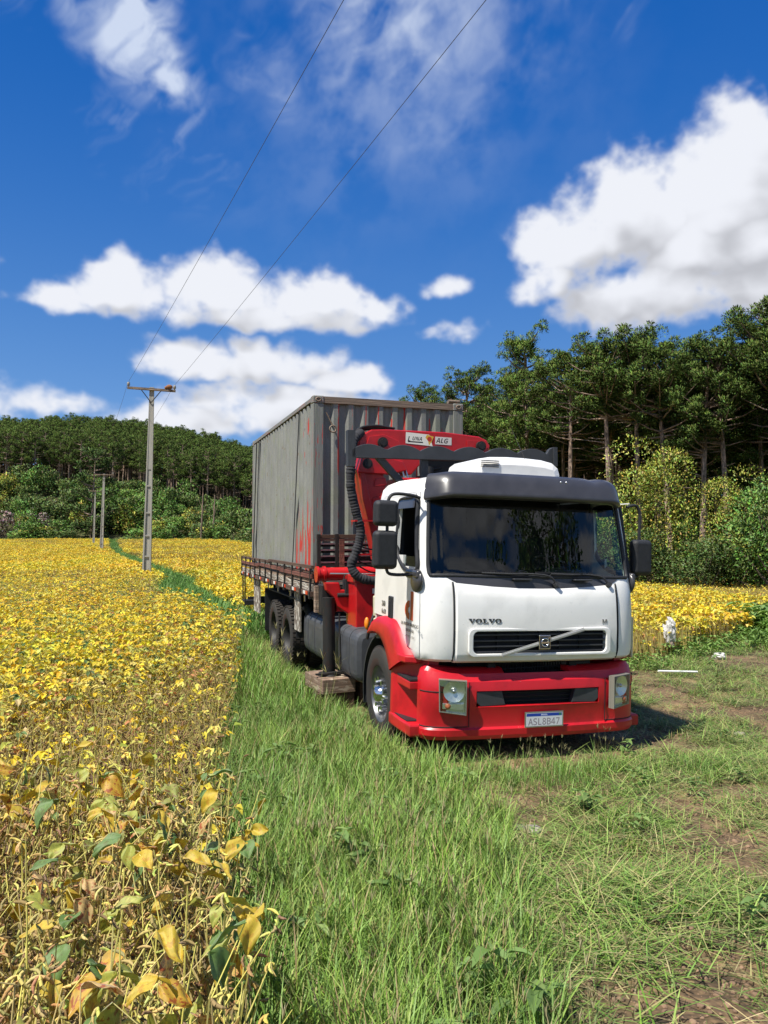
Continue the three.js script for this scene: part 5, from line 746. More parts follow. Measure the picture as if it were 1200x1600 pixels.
  for (const [x, d, label] of [[-32.5, 139, 'pale dead trunk standing in the scrub left of the container'], [-30.8, 141, 'second pale bare trunk in the scrub beside the first']]) { const t = thing('dead_tree', label, 'tree', [x, H(x, -d), -d]); part(t, 'trunk', [cylBetween([0, -0.4, 0], [0.25, 8.5, 0.1], 0.2, 0.1, 8), cylBetween([0.12, 4.5, 0], [0.9, 7.2, 0.2], 0.06, 0.03, 5), cylBetween([0.18, 6, 0], [-0.6, 8, 0], 0.05, 0.02, 5)], std({ map: barkTex, color: lin(1.9, 1.8, 1.6), roughness: 1 })); }
  // a tree behind the photographer, mirrored in the windscreen
  { const x = 14.6, z = 4.2, t = thing('roadside_tree', 'open-branched tree reflected in the windscreen', 'tree', [x, H(x, z), z]), q = rngOf(81), F = new Foliage(), limbs = [cylBetween([0, -0.3, 0], [0.2, 4.5, 0], 0.26, 0.18, 9)]; const gr = (p, d, len, rad, lv) => { const e = p.map((v, i) => v + d[i] * len); limbs.push(cylBetween(p, e, rad, rad * 0.6, 6)); if (lv > 3) { clump(F, q, e, 0.7, 46, 0.22, 0.11, GR); return; } for (let k = 0; k < 3; k++) gr(e, norm([d[0] + q.n() * 0.9, d[1] + q.n() * 0.45, d[2] + q.n() * 0.9]), len * q.in(0.65, 0.9), rad * 0.6, lv + 1); }; for (let k = 0; k < 4; k++) gr([0.2, 4.2, 0], norm([q.n() * 1.3, 0.75, q.n() * 1.3]), 1.9, 0.13, 1); part(t, 'trunk', limbs, stemMatT); part(t, 'crown', F.geo(), shrubMat); }
}
console.log('trees');
// ---------------------------------------------------------------- utility poles and their two wires
const concrete = std({ map: tex(256, 512, (u, v) => { const q = 0.62 + 0.22 * (tfbm(u, v, 8, 5, 50) - 0.5) - 0.12 * sstep(0.6, 0.8, tfbm(u, v, 5, 4, 52)); return [q, q * 0.98, q * 0.92]; }), roughness: 0.95 });
{
  const cer = std({ color: lin(0.28, 0.25, 0.2), roughness: 0.35 }), woodArm = std({ map: barkTex, color: lin(1.5, 1.45, 1.3), roughness: 1 });
  const dirv = V3(25.36, 0, 54).normalize(), yaw = Math.atan2(dirv.x, dirv.z);
  const pole = (x, z, h, label, detail, armW = 1.04, s = 1) => {
    const t = thing('utility_pole', label, 'pole', [x, H(x, z), z], 0.16, 'utility poles of the line along the lane'), b = 0.4 * s, a = 0.2 * s;
    // a double-T concrete shaft: two flanges, a thinner web between and small cross ribs
    const flange = (q) => { const g = new THREE.BoxGeometry(1, h + 0.5, 1), P = g.attributes.position; for (let i = 0; i < P.count; i++) { const top = P.getY(i) > 0, w = top ? a : b, f = top ? 0.2 : 0.19; P.setX(i, q * (w / 2 - w * f / 2) + P.getX(i) * w * f); P.setZ(i, P.getZ(i) * (top ? 0.14 : 0.24) * s); } g.computeVertexNormals(); return g.translate(0, (h - 0.5) / 2, 0); };
    part(t, 'flange', flange(-1), concrete); part(t, 'flange', flange(1), concrete);
    const web = new THREE.BoxGeometry(1, h + 0.5, 1), P = web.attributes.position; for (let i = 0; i < P.count; i++) { const top = P.getY(i) > 0; P.setX(i, P.getX(i) * (top ? a : b) * 0.64); P.setZ(i, P.getZ(i) * 0.09 * s); } web.computeVertexNormals(); part(t, 'web', web.translate(0, (h - 0.5) / 2, 0), concrete);
    for (const y of [0.45, 1.35, 2.3, 3.35, 4.6]) part(t, 'rib', bx(lerp(b, a, y / h) * 0.66, 0.07, 0.2 * s * lerp(1, 0.7, y / h), 0, y, 0), concrete);
    part(t, 'solid_head', bx(lerp(b, a, 0.72) * 0.7, h * 0.42, 0.135 * s, 0, h * 0.79, 0), concrete);
    const arm = part(t, 'crossarm', bx(armW * 2 + 0.1, 0.11, 0.1, 0, 0, 0, 0.01).rotateZ(-0.035 * (detail ? 1 : 0)).translate(0, h - 0.12, 0.12), woodArm);
    for (const q of [-1, 1]) { part(t, 'brace', barBetween([0, h - 0.75, 0.12], [q * 0.45, h - 0.17, 0.17], 0.02, 0.04), M.steel); const yy = h - 0.06 - q * armW * 0.035 * (detail ? 1 : 0); part(t, 'insulator', [new THREE.LatheGeometry([[0.02, 0], [0.03, 0.03], [0.075, 0.05], [0.04, 0.08], [0.085, 0.11], [0.045, 0.14], [0.07, 0.17], [0.03, 0.21], [0.001, 0.22]].map(([c, d]) => new THREE.Vector2(c, d)), 14).translate(q * armW, yy, 0.12)], cer); }
    if (detail) part(t, 'bird_nest', [new THREE.SphereGeometry(0.13, 10, 8).scale(1.2, 0.9, 1).translate(0.8, h + 0.02, 0.12), new THREE.SphereGeometry(0.08, 8, 6).translate(0.66, h - 0.02, 0.13)], std({ color: lin(0.25, 0.11, 0.05), roughness: 1 }), 'small clay oven-bird nest on the crossarm');
    return (q) => V3(q * armW, h + 0.15 - q * armW * 0.035 * (detail ? 1 : 0), 0.12).applyAxisAngle(V3(0, 1, 0), 0.16).add(V3(x, H(x, z), z));
  };
  const p1 = pole(-10.86, -36, 9.25, 'nearest concrete utility pole, with a nest on its crossarm, beside the yellow field', true), p2 = pole(-32.4, -90, 9.4, 'second concrete utility pole, smaller, behind the nearest one', false), p3 = pole(-42.6, -115, 8.6, 'farthest utility pole, thin and small, left of the second one', false, 0.9, 0.8), p0 = pole(14.2, 18, 11, 'utility pole reflected in the windscreen', false);
  const wireM = std({ color: lin(0.05, 0.05, 0.055), roughness: 0.6 });
  for (const [q, side] of [[-1, 'left'], [1, 'right']]) {
    const span = (A, B, sag, n) => { const o = []; for (let k = 0; k < n; k++) { const t = k / n, p = A.clone().lerp(B, t); p.y -= sag * 4 * t * (1 - t); o.push(p); } return o; };
    const pts = [...span(p3(q), p2(q), 0.2, 8), ...span(p2(q), p1(q), 0.5, 14), ...span(p1(q), p0(q), 0.3, 24), p0(q)];
    const w = new THREE.Mesh(new THREE.TubeGeometry(new THREE.CatmullRomCurve3(pts), 260, 0.006, 5, false), wireM); w.name = numbered('power_line'); scene.add(w); shade(w); tag(w, side + ' one of the two thin wires running overhead from the utility poles', 'wire');
  }
}
console.log('poles');

// ---------------------------------------------------------------- grass and weeds
const leafMat = (o = {}) => phys({ vertexColors: true, roughness: 0.85, transmission: 0.38, thickness: 0, specularIntensity: 0.5, ...o });
const bladeMat = leafMat({ roughness: 0.52, transmission: 0.3 });
function bladeInto(F, base, yaw, len, wid, lean, curl, c0, c1, seg = 3) {
  const dx = Math.cos(yaw), dz = Math.sin(yaw), sx = -dz * wid / 2, sz = dx * wid / 2; let x = base[0], y = base[1], z = base[2], a = lean; let L = [x - sx, y, z - sz], R = [x + sx, y, z + sz], col = c0;
  for (let k = 1; k <= seg; k++) { const st = len / seg; x += dx * Math.sin(a) * st; z += dz * Math.sin(a) * st; y += Math.cos(a) * st; a += curl / seg; const t = k / seg, w = k === seg ? 0 : 1 - 0.45 * t, n = c0.map((v, i) => lerp(v, c1[i], t)); if (k === seg) F.tri(L, R, [x, y, z], col, col, n); else { const l = [x - sx * w, y, z - sz * w], r = [x + sx * w, y, z + sz * w]; F.tri(L, R, r, col, col, n); F.tri(L, r, l, col, n, n); L = l; R = r; } col = n; }
  return [x, y, z];
}
const GREENS = [[0.165, 0.29, 0.045], [0.22, 0.35, 0.06], [0.12, 0.23, 0.04], [0.3, 0.4, 0.11], [0.19, 0.32, 0.08]], STRAW = [[0.48, 0.41, 0.2], [0.4, 0.36, 0.16], [0.34, 0.27, 0.14], [0.55, 0.48, 0.26], [0.33, 0.34, 0.14]];
function tuft(seed, n, h0, h1, w, spread, lean, dry, curl = 0.9, lean0 = 0) {
  const r = rngOf(seed), F = new Faces();
  for (let k = 0; k < n; k++) { const a = r() * 6.283, q = Math.sqrt(r()) * spread, d = r() < dry, c = r.pick(d ? STRAW : GREENS), m = r.in(0.75, 1.2); bladeInto(F, [Math.cos(a) * q, lean0 ? r.in(0, 0.05) : -0.02, Math.sin(a) * q], r() * 6.283, r.in(h0, h1), w * r.in(0.7, 1.3), r.in(lean0, lean), curl * r.in(0.2, 1.3), c.map((v) => v * m * 0.9), c.map((v) => v * m * 1.15)); }
  return F.geo();
}
function seedHead(seed) {   // a flowering grass stalk with finger-like spikes
  const r = rngOf(seed), F = new Faces();
  for (let s = 0; s < 3; s++) { const top = bladeInto(F, [r.n() * 0.05, 0, r.n() * 0.05], r() * 6.283, r.in(0.4, 0.62), 0.004, r.in(0.02, 0.2), r.in(0.1, 0.5), [0.16, 0.2, 0.06], [0.26, 0.24, 0.1], 4); for (let k = 0; k < 5; k++) bladeInto(F, top, r() * 6.283, r.in(0.05, 0.1), 0.006, r.in(0.2, 0.9), 0.5, [0.3, 0.27, 0.13], [0.36, 0.3, 0.16], 2); }
  for (let k = 0; k < 7; k++) bladeInto(F, [r.n() * 0.06, 0, r.n() * 0.06], r() * 6.283, r.in(0.18, 0.34), 0.009, r.in(0.1, 0.5), r.in(0.6, 1.6), [0.1, 0.16, 0.04], [0.17, 0.23, 0.07]);
  return F.geo();
}
function leafInto(F, o, dir, up, len, wid, col, fold = 0.25, droop = 0.3) {   // ovate leaf as a folded pair of halves
  const d = V3(...dir).normalize(), u = V3(...up), s = d.clone().cross(u).normalize(), n = s.clone().cross(d).normalize(), P = (a, b, c) => [o[0] + d.x * a + s.x * b + n.x * c, o[1] + d.y * a + s.y * b + n.y * c, o[2] + d.z * a + s.z * b + n.z * c];
  const B = P(0, 0, 0), m1 = P(len * 0.35, 0, -len * 0.04), m2 = P(len * 0.72, 0, -len * droop * 0.5), T = P(len, 0, -len * droop), up1 = wid * fold;
  for (const q of [-1, 1]) { const e1 = P(len * 0.28, q * wid * 0.5, up1), e2 = P(len * 0.68, q * wid * 0.36, up1 * 0.7 - len * droop * 0.4); const t = (a, b, c) => (q > 0 ? F.tri(a, b, c, col) : F.tri(a, c, b, col)); t(B, e1, m1); t(m1, e1, e2); t(m1, e2, m2); t(m2, e2, T); }
}
function weed(seed) { const r = rngOf(seed), F = new Faces(); for (let k = 0; k < 16; k++) { const a = r() * 6.283, h = r.in(0.02, 0.18), c = r.pick([[0.1, 0.19, 0.04], [0.14, 0.23, 0.06], [0.2, 0.28, 0.08]]); leafInto(F, [r.n() * 0.08, h, r.n() * 0.08], [Math.cos(a), r.in(-0.1, 0.5), Math.sin(a)], [0, 1, 0], r.in(0.05, 0.1), r.in(0.03, 0.055), c); } return F.geo(); }
{
  const kinds = {
    tall: [1, 2, 3, 4].map((s) => tuft(s, 22, 0.13, 0.38, 0.007, 0.09, 0.6, 0.06)), mid: [11, 12, 13].map((s) => tuft(s, 20, 0.07, 0.2, 0.0065, 0.09, 0.8, 0.14)),
    low: [21, 22, 23].map((s) => tuft(s, 20, 0.05, 0.13, 0.0065, 0.1, 1.4, 0.28)), flat: [31, 32, 33, 34].map((s) => tuft(s, 20, 0.09, 0.28, 0.0055, 0.16, 1.56, 0.42, 0.2, 1.15)), head: [41, 42].map((s) => seedHead(s)), weed: [51, 52].map((s) => weed(s)), far: [61, 62].map((s) => tuft(s, 26, 0.25, 0.6, 0.02, 0.28, 0.7, 0.16)),
  };
  const lists = {}; for (const [k, g] of Object.entries(kinds)) g.forEach((_, i) => { lists[k + i] = []; });
  const r = rngOf(500), col = new THREE.Color();
  const put = (kind, x, z, s, tint) => { const i = Math.floor(r() * kinds[kind].length), m = r.in(0.82, 1.15); lists[kind + i].push({ m: mat4(x, H(x, z), z, r() * 6.283, s, s * r.in(0.85, 1.15), s, r.n() * 0.1, r.n() * 0.1), c: lin(tint[0] * m, tint[1] * m, tint[2] * m) }); };
  // positions along the truck's own axes, to keep stems out of its wheels and timbers
  const TP = (x, z) => { const c = Math.cos(0.31417), s = Math.sin(0.31417), dx = x - 1.5223, dz = z + 7.8163; return [dx * c - dz * s, dx * s + dz * c]; };
  const cells = (x0, x1, d0, d1, per, f) => { const n = Math.round((x1 - x0) * (d1 - d0) * per); for (let k = 0; k < n; k++) { const x = r.in(x0, x1), d = r.in(d0, d1); f(x, -d, d); } };
  const ground = (x, z, d) => {
    if (zone(x, z) !== 'grass') return;
    const [tx, tz] = TP(x, z), under = Math.abs(tx) < 1.3 && tz < 0.05 && tz > -12, R = rightness(x, z), dp = dryPatch(x, z), n = fbm(x * 0.9 + 40, z * 0.9, 3), tone = [lerp(0.85, 1.25, n), lerp(0.9, 1.15, n), 0.95], shrunk = under ? 0.45 : 1;
    if (under && Math.abs(tx) > 0.55 && [-1.37, -6.6, -7.9].some((q) => Math.abs(tz - q) < 0.75)) return;
    if (tx < -0.85 && tx > -1.6 && tz > -4.1 && tz < -2.9) return;
    if (R < 0.5 + (n - 0.5) * 0.8) { const edge = x - soyEdge(d), tallness = sstep(2.6, 0.6, edge) * 0.5 + n * 0.55; put(tallness > 0.42 ? 'tall' : 'mid', x, z, r.in(0.75, 1.1) * shrunk, tone); if (r() < 0.03) put('weed', x, z, r.in(0.8, 1.4), [1, 1, 1]); }
    else { if (r() < dp * 0.95) { if (r() < 0.14) put('flat', x, z, r.in(0.6, 1), [1.05, 1, 0.95]); return; } const q = r(); if (q < 0.56) put('flat', x, z, r.in(0.8, 1.3) * shrunk, [0.95, 1.0, 0.85]); else if (q < 0.88) put('low', x, z, r.in(0.8, 1.3) * shrunk, tone); else if (q < 0.985) put('mid', x, z, r.in(0.55, 1.0) * shrunk, tone); else put('weed', x, z, r.in(0.5, 1), [1, 1, 1]); }
  };
  cells(-1.8, 3.6, 1.2, 6, 190, ground); cells(-3, 6.5, 6, 10, 140, ground); cells(-5, 12, 10, 16, 85, ground); cells(-8, 20, 16, 24, 45, ground);
  cells(3.6, 6, 2, 6, 60, ground); cells(-2, 6, -2, 1.2, 25, ground);
  // taller clumps in front of the bumper and along the truck's side
  for (let k = 0; k < 240; k++) { const x = r.in(0.2, 3.1), z = -7.05 - 0.35 * (x - 1.5) * 0.5 - r.n() * 0.45; const dens = sstep(0.2, 1, Math.cos((x - 1.3) * 1.3)); if (r() < 0.35 + dens) put(r() < 0.1 ? 'head' : 'tall', x, z, r.in(0.4, 0.75), [1, 1.05, 0.95]); }
  for (let k = 0; k < 420; k++) { const t = r(), x = lerp(-0.6, -3.2, t) + r.n() * 0.5, z = lerp(-9.2, -16, t) + r.n() * 0.6; if (TP(x, z)[0] < -1.6) put(r() < 0.08 ? 'head' : 'tall', x, z, r.in(0.9, 1.7), [1.1, 1.15, 0.95]); }
  for (let k = 0; k < 60; k++) { const x = r.in(-0.6, 0.6) + 0.2, d = r.in(2, 5); put('head', x, -d, r.in(0.6, 0.9), [1, 1, 1]); }
  // the green lane between the two fields, and weeds at the field edges on the right
  for (let d = 17; d < 138; d += 0.22) { const a = soyEdge(d), b = strip(d); for (let k = 0; k < (d < 45 ? 14 : 8); k++) { const x = r.in(a - 0.2, Math.max(b, a + 1.6) + 0.2); if (zone(x, -d) === 'grass' || r() < 0.3) put('far', x, -d + r.n() * 0.2, r.in(0.7, 1.25), [0.8, 0.95, 0.9]); } }
  for (let k = 0; k < 2600; k++) { const x = r.in(3.6, 15); if (x < 7.6 && r() < 0.8) continue; const z = -(rightNear(x) + r.n() * 1.1 - (x > 7 ? 1.2 * r() : 0.2)); put(r() < 0.6 ? 'weed' : 'mid', x, z, r.in(1, 2.1) * (x > 8.2 ? 1.7 : 0.8), [1.25, 1.3, 1.1]); }
  for (let k = 0; k < 2600; k++) { const x = r.in(-75, 45), z = -(farEdge(x) - r.in(-2, 3.5)); put('far', x, z, r.in(0.9, 2.2), [0.9, 1.05, 0.85]); }
  { const cl = [1, 2, 3].map((q) => { const g = new THREE.IcosahedronGeometry(1, 1), P = g.attributes.position; for (let i = 0; i < P.count; i++) { const x = P.getX(i), y = P.getY(i), z = P.getZ(i), f = 0.7 + 0.6 * fbm(x * 2 + q * 9 + 5, y * 2 + z * 2 + 5, 3); P.setXYZ(i, x * f, y * f * 0.7, z * f); } g.computeVertexNormals(); return g; }), L = [[], [], []], sm = std({ color: lin(0.22, 0.14, 0.085), roughness: 1 });
    for (let k = 0; k < 26000; k++) { const d = 1.6 + 12 * r() ** 1.4, x = r.in(-0.2, 0.62 * d + 0.6), z = -d; if (zone(x, z) !== 'grass' || rightness(x, z) < 0.4 || r() > 0.2 + dryPatch(x, z)) continue; const s = 0.003 + 0.014 * r() ** 4, m = r.in(0.7, 1.25); L[k % 3].push({ m: mat4(x, H(x, z) + s * 0.2, z, r() * 6.28, s), c: lin(m, m, m) }); }
    L.forEach((l, i) => meshInstanced(cl[i], sm, l, 'soil_clods', 'crumbs of reddish brown soil in the trodden patches', 'soil')); }
  const names = { tall: ['tall_grass', 'tall fresh green grass beside the soybean rows'], mid: ['grass', 'short green grass on the field verge'], low: ['low_grass', 'low trampled grass on the right'], flat: ['flattened_grass', 'flattened dry grass and straw on bare soil'], head: ['seeding_grass', 'grass stalks with seed heads before the bumper'], weed: ['weeds', 'small broad leaved green weeds'], far: ['rough_grass', 'rough green grass of the lane between the fields'] };
  for (const [k, g] of Object.entries(kinds)) g.forEach((geo, i) => { if (lists[k + i].length) meshInstanced(geo, bladeMat, lists[k + i], names[k][0], names[k][1], 'grass'); });
  console.log('grass', Object.values(lists).reduce((s, l) => s + l.length, 0));
}
// ---------------------------------------------------------------- soybeans
const YEL = [[0.78, 0.61, 0.03], [0.82, 0.67, 0.06], [0.76, 0.51, 0.025], [0.7, 0.6, 0.05], [0.82, 0.67, 0.15]], LIME = [[0.45, 0.47, 0.07], [0.54, 0.53, 0.09]], GRN = [[0.11, 0.2, 0.05], [0.15, 0.24, 0.07]], TAN = [[0.55, 0.38, 0.16], [0.6, 0.3, 0.1]], POD = [[0.33, 0.22, 0.075], [0.42, 0.3, 0.1], [0.54, 0.42, 0.14], [0.6, 0.53, 0.13], [0.23, 0.145, 0.06]], STEM = [[0.64, 0.57, 0.13], [0.58, 0.52, 0.14], [0.68, 0.58, 0.2], [0.52, 0.4, 0.16]];
const leafColor = (r, green = 0.08) => { const q = r(), m = r.in(0.8, 1.15), c = q < green ? r.pick(GRN) : q < green + 0.15 ? r.pick(LIME) : q < green + 0.22 ? r.pick(TAN) : r.pick(YEL); return c.map((v) => v * m); };
function stickInto(F, a, b, ra, rb, col, sides = 4) { const A = V3(...a), B = V3(...b), d = B.clone().sub(A).normalize(), s = d.clone().cross(Math.abs(d.y) > 0.9 ? V3(1, 0, 0) : V3(0, 1, 0)).normalize(), t = d.clone().cross(s); const ring = (P, q) => Array.from({ length: sides }, (_, k) => { const w = k / sides * 6.283; return P.clone().addScaledVector(s, Math.cos(w) * q).addScaledVector(t, Math.sin(w) * q).toArray(); }); const R0 = ring(A, ra), R1 = ring(B, rb); for (let k = 0; k < sides; k++) { const n = (k + 1) % sides; F.quad(R0[k], R0[n], R1[n], R1[k], col); } }
function podInto(F, p, r, len = 0.045) {   // a bent pod hanging from a node
  const a = r() * 6.283, dir = V3(Math.cos(a) * 0.5, r.in(-1, 0.25), Math.sin(a) * 0.5).normalize(), side = V3(-Math.sin(a), 0, Math.cos(a)), c = r.pick(POD).map((v) => v * r.in(0.8, 1.2)), pts = [0, 0.25, 0.55, 0.85, 1].map((t) => V3(...p).addScaledVector(dir, len * t).addScaledVector(side, len * 0.22 * Math.sin(t * 3.1)).toArray()), rad = [0.0015, 0.0048, 0.0052, 0.004, 0.0006].map((q) => q * len / 0.045);
  for (let k = 0; k < 4; k++) stickInto(F, pts[k], pts[k + 1], rad[k], rad[k + 1], c, 5);
}
function soyFrame(r, h, n) {   // the branching stems of one plant: list of nodes
  const nodes = [], sticks = [], col = r.pick(STEM);
  const grow = (p, dir, len, rad, lvl) => { const seg = 4; let q = p, d = V3(...dir).normalize(); for (let k = 0; k < seg; k++) { const e = V3(...q).addScaledVector(d, len / seg).toArray(); sticks.push([q, e, rad * (1 - k * 0.16), rad * (1 - (k + 1) * 0.16), col]); q = e; nodes.push([e, d.clone(), lvl]); d.add(V3(r.n() * 0.12, 0.06, r.n() * 0.12)).normalize(); } };
  grow([0, -0.02, 0], [r.n() * 0.12, 1, r.n() * 0.12], h, 0.0058, 0);
  for (let k = 0; k < n; k++) { const a = r() * 6.283, y = r.in(0.05, 0.4) * h; grow([0, y, 0], [Math.cos(a) * 0.55, 1, Math.sin(a) * 0.55], (h - y) * r.in(0.6, 0.95), 0.0042, 1); }
  return { nodes, sticks };
}
function soyPlant(seed, leaves, pods, h = 0.72, branches = 4, green = 0.08) {
  const r = rngOf(seed), F = new Faces(), { nodes, sticks } = soyFrame(r, h, branches);
  for (const s of sticks) stickInto(F, ...s, 3);
  for (let k = 0; k < pods; k++) podInto(F, r.pick(nodes)[0], r);
  for (let k = 0; k < leaves; k++) {
    const n = r.pick(nodes)[0], a = r() * 6.283, y = n[1] + r.in(0.02, 0.16), e = [n[0] + Math.cos(a) * r.in(0.05, 0.16), y, n[2] + Math.sin(a) * r.in(0.05, 0.16)], c = leafColor(r, green);
    stickInto(F, n, e, 0.0016, 0.0012, r.pick(STEM), 3);
    for (const o of [-0.9, 0, 0.9]) if (r() < 0.72) leafInto(F, e, [Math.cos(a + o), r.in(-0.55, 0.15), Math.sin(a + o)], [r.n() * 0.4, 1, r.n() * 0.4], r.in(0.06, 0.095), r.in(0.04, 0.062), c.map((v) => v * r.in(0.9, 1.1)), 0.2, r.in(0.1, 0.45));
  }
  return F.geo();
}
const soyMat = leafMat({ roughness: 0.75, transmission: 0.3 });
{
  const bare = [1, 2, 3, 4, 5].map((s) => soyPlant(700 + s, 1 + (s % 3), 46, 0.66, 5, 0.12)), leafy = [1, 2, 3, 4, 5].map((s) => soyPlant(720 + s, 21, 12, 0.64, 5, 0.07)), mixed = [1, 2, 3].map((s) => soyPlant(740 + s, 6, 32, 0.66, 5, 0.12));
  const far = [1, 2, 3].map((s) => { const r = rngOf(760 + s), F = new Faces(); for (let k = 0; k < 74; k++) { const a = r() * 6.283, q = Math.sqrt(r()) * 0.36, c = leafColor(r, 0.05); leafInto(F, [Math.cos(a) * q, 0.66 - 0.5 * r() * r() - q * 0.2, Math.sin(a) * q], [r.n(), r.n() * 0.5, r.n()], [r.n() * 0.5, 1, r.n() * 0.5], r.in(0.1, 0.16), r.in(0.07, 0.1), c, 0.2, 0.3); } for (let k = 0; k < 14; k++) { const x = r.n() * 0.25, z = r.n() * 0.25; stickInto(F, [x, 0, z], [x + r.n() * 0.05, r.in(0.4, 0.64), z + r.n() * 0.05], 0.006, 0.004, r.pick(POD), 3); } return F.geo(); });
  const farBrown = [1, 2].map((s) => { const r = rngOf(780 + s), F = new Faces(); for (let k = 0; k < 40; k++) { const x = r.n() * 0.28, z = r.n() * 0.28; stickInto(F, [x, 0, z], [x + r.n() * 0.08, r.in(0.35, 0.64), z + r.n() * 0.08], 0.008, 0.004, r.pick([...POD, ...STEM]), 3); } for (let k = 0; k < 8; k++) leafInto(F, [r.n() * 0.25, r.in(0.35, 0.65), r.n() * 0.25], [r.n(), r.n() * 0.5, r.n()], [0, 1, 0], r.in(0.08, 0.13), 0.07, leafColor(r, 0.05), 0.2, 0.3); return F.geo(); });
  const stalk = [1, 2, 3, 4].map((s) => soyPlant(790 + s, 0, 50, 0.62, 6, 0));
  const G = { bare, leafy, mixed, far, farBrown, stalk }, lists = {}; for (const [k, g] of Object.entries(G)) g.forEach((_, i) => { lists[k + i] = []; });
  const r = rngOf(900), put = (kind, x, z, s) => { const i = Math.floor(r() * G[kind].length), n = fbm(x * 0.35 + 3, z * 0.25 + 8, 3) - 0.5, n2 = fbm(x * 1.1 + 33, z * 0.9 + 18, 2) - 0.5, m = r.in(0.8, 1.12) * (1 + 0.25 * n2), g = kind === 'far' || kind === 'leafy' ? n : 0; lists[kind + i].push({ m: mat4(x, H(x, z), z, r() * 6.283, s, s * r.in(0.9, 1.1), s, r.n() * 0.12, r.n() * 0.12), c: lin(m * (1 - 0.3 * Math.max(0, g)), m * r.in(0.95, 1.03) * (1 + 0.25 * Math.min(0, g)), m) }); };
  // rows follow the field edge; how far a spot has dropped its leaves varies over the field
  const dropped = (x, z) => { const d = -z; return fbm(x * 0.22 + 60, z * 0.16 + 2, 3) - 0.5 + (d < 12 ? lerp(0.4, -0.02, sstep(3.5, 9, d)) : 0) + 0.3 * Math.exp(-(((x + 1.9) / 1.2) ** 2) - ((d - 9) / 3) ** 2); };
  for (let d = 0.6; d < 150; d += d < 14 ? 0.2 : d < 40 ? 0.27 : d < 80 ? 0.36 : 0.5) {
    const e = soyEdge(d), w = Math.max(2.2, d * 0.66 + 3 + e), st = d < 14 ? 0.25 : d < 40 ? 0.27 : d < 80 ? 0.36 : 0.5;
    for (let x = e - 0.12; x > e - w; x -= st) { const X = x + r.n() * 0.1, Z = -d + r.n() * 0.12; if (zone(X, Z) !== 'left') continue; const q = dropped(X, Z) + r.n() * 0.12; if (d < 4.4 && X > -0.62 * d - 0.1 && soyEdge(d) - X < 1.65) put('stalk', X, Z, r.in(0.8, 1.05)); else if (d < 34) put(q > 0.16 ? 'bare' : q > 0.02 ? 'mixed' : 'leafy', X, Z, r.in(0.85, 1.1)); else put(q > (d > 95 ? -0.04 : 0.1) ? 'farBrown' : 'far', X, Z, r.in(0.9, 1.15) * (d > 80 ? 1.2 : 1)); }
  }
  for (let d = 13; d < 140; d += d < 30 ? 0.36 : d < 60 ? 0.5 : 0.7) for (let x = -50; x < 44; x += d < 30 ? 0.36 : d < 60 ? 0.5 : 0.7) {
    if (x < -0.62 * d || x > 0.7 * d + 3 || zone(x, -d) !== 'right') continue;
    const X = x + r.n() * 0.15, Z = -d + r.n() * 0.15, q = fbm(X * 0.12 + 10, Z * 0.2 + 20, 3) - 0.5 + r.n() * 0.16 + (x > 2 ? 0.2 : d > 60 ? 0.1 : -0.02); if (zone(X, Z) !== 'right') continue;
    put(q > 0.06 ? 'farBrown' : 'far', X, Z, r.in(0.85, 1.1) * (d > 60 ? 1.2 : x > 2 ? 0.8 : 1));
  }
  const nm = { bare: ['soybean_rows', 'dry soybean plants with brown pods in the near rows'], mixed: ['soybean_rows', 'half dropped soybean plants in the near rows'], leafy: ['soybean_rows', 'yellow leaved soybean plants of the left field'], stalk: ['soybean_rows', 'leafless soybean stalks and pods between the nearest plants'], far: ['soybean_field', 'yellow soybean leaves of the far fields'], farBrown: ['soybean_field', 'brown dried soybean stems of the far fields'] };
  for (const [k, g] of Object.entries(G)) g.forEach((geo, i) => { if (lists[k + i].length) meshInstanced(geo, soyMat, lists[k + i], nm[k][0], nm[k][1], 'soybeans'); });
  console.log('soy', Object.values(lists).reduce((s, l) => s + l.length, 0));
}
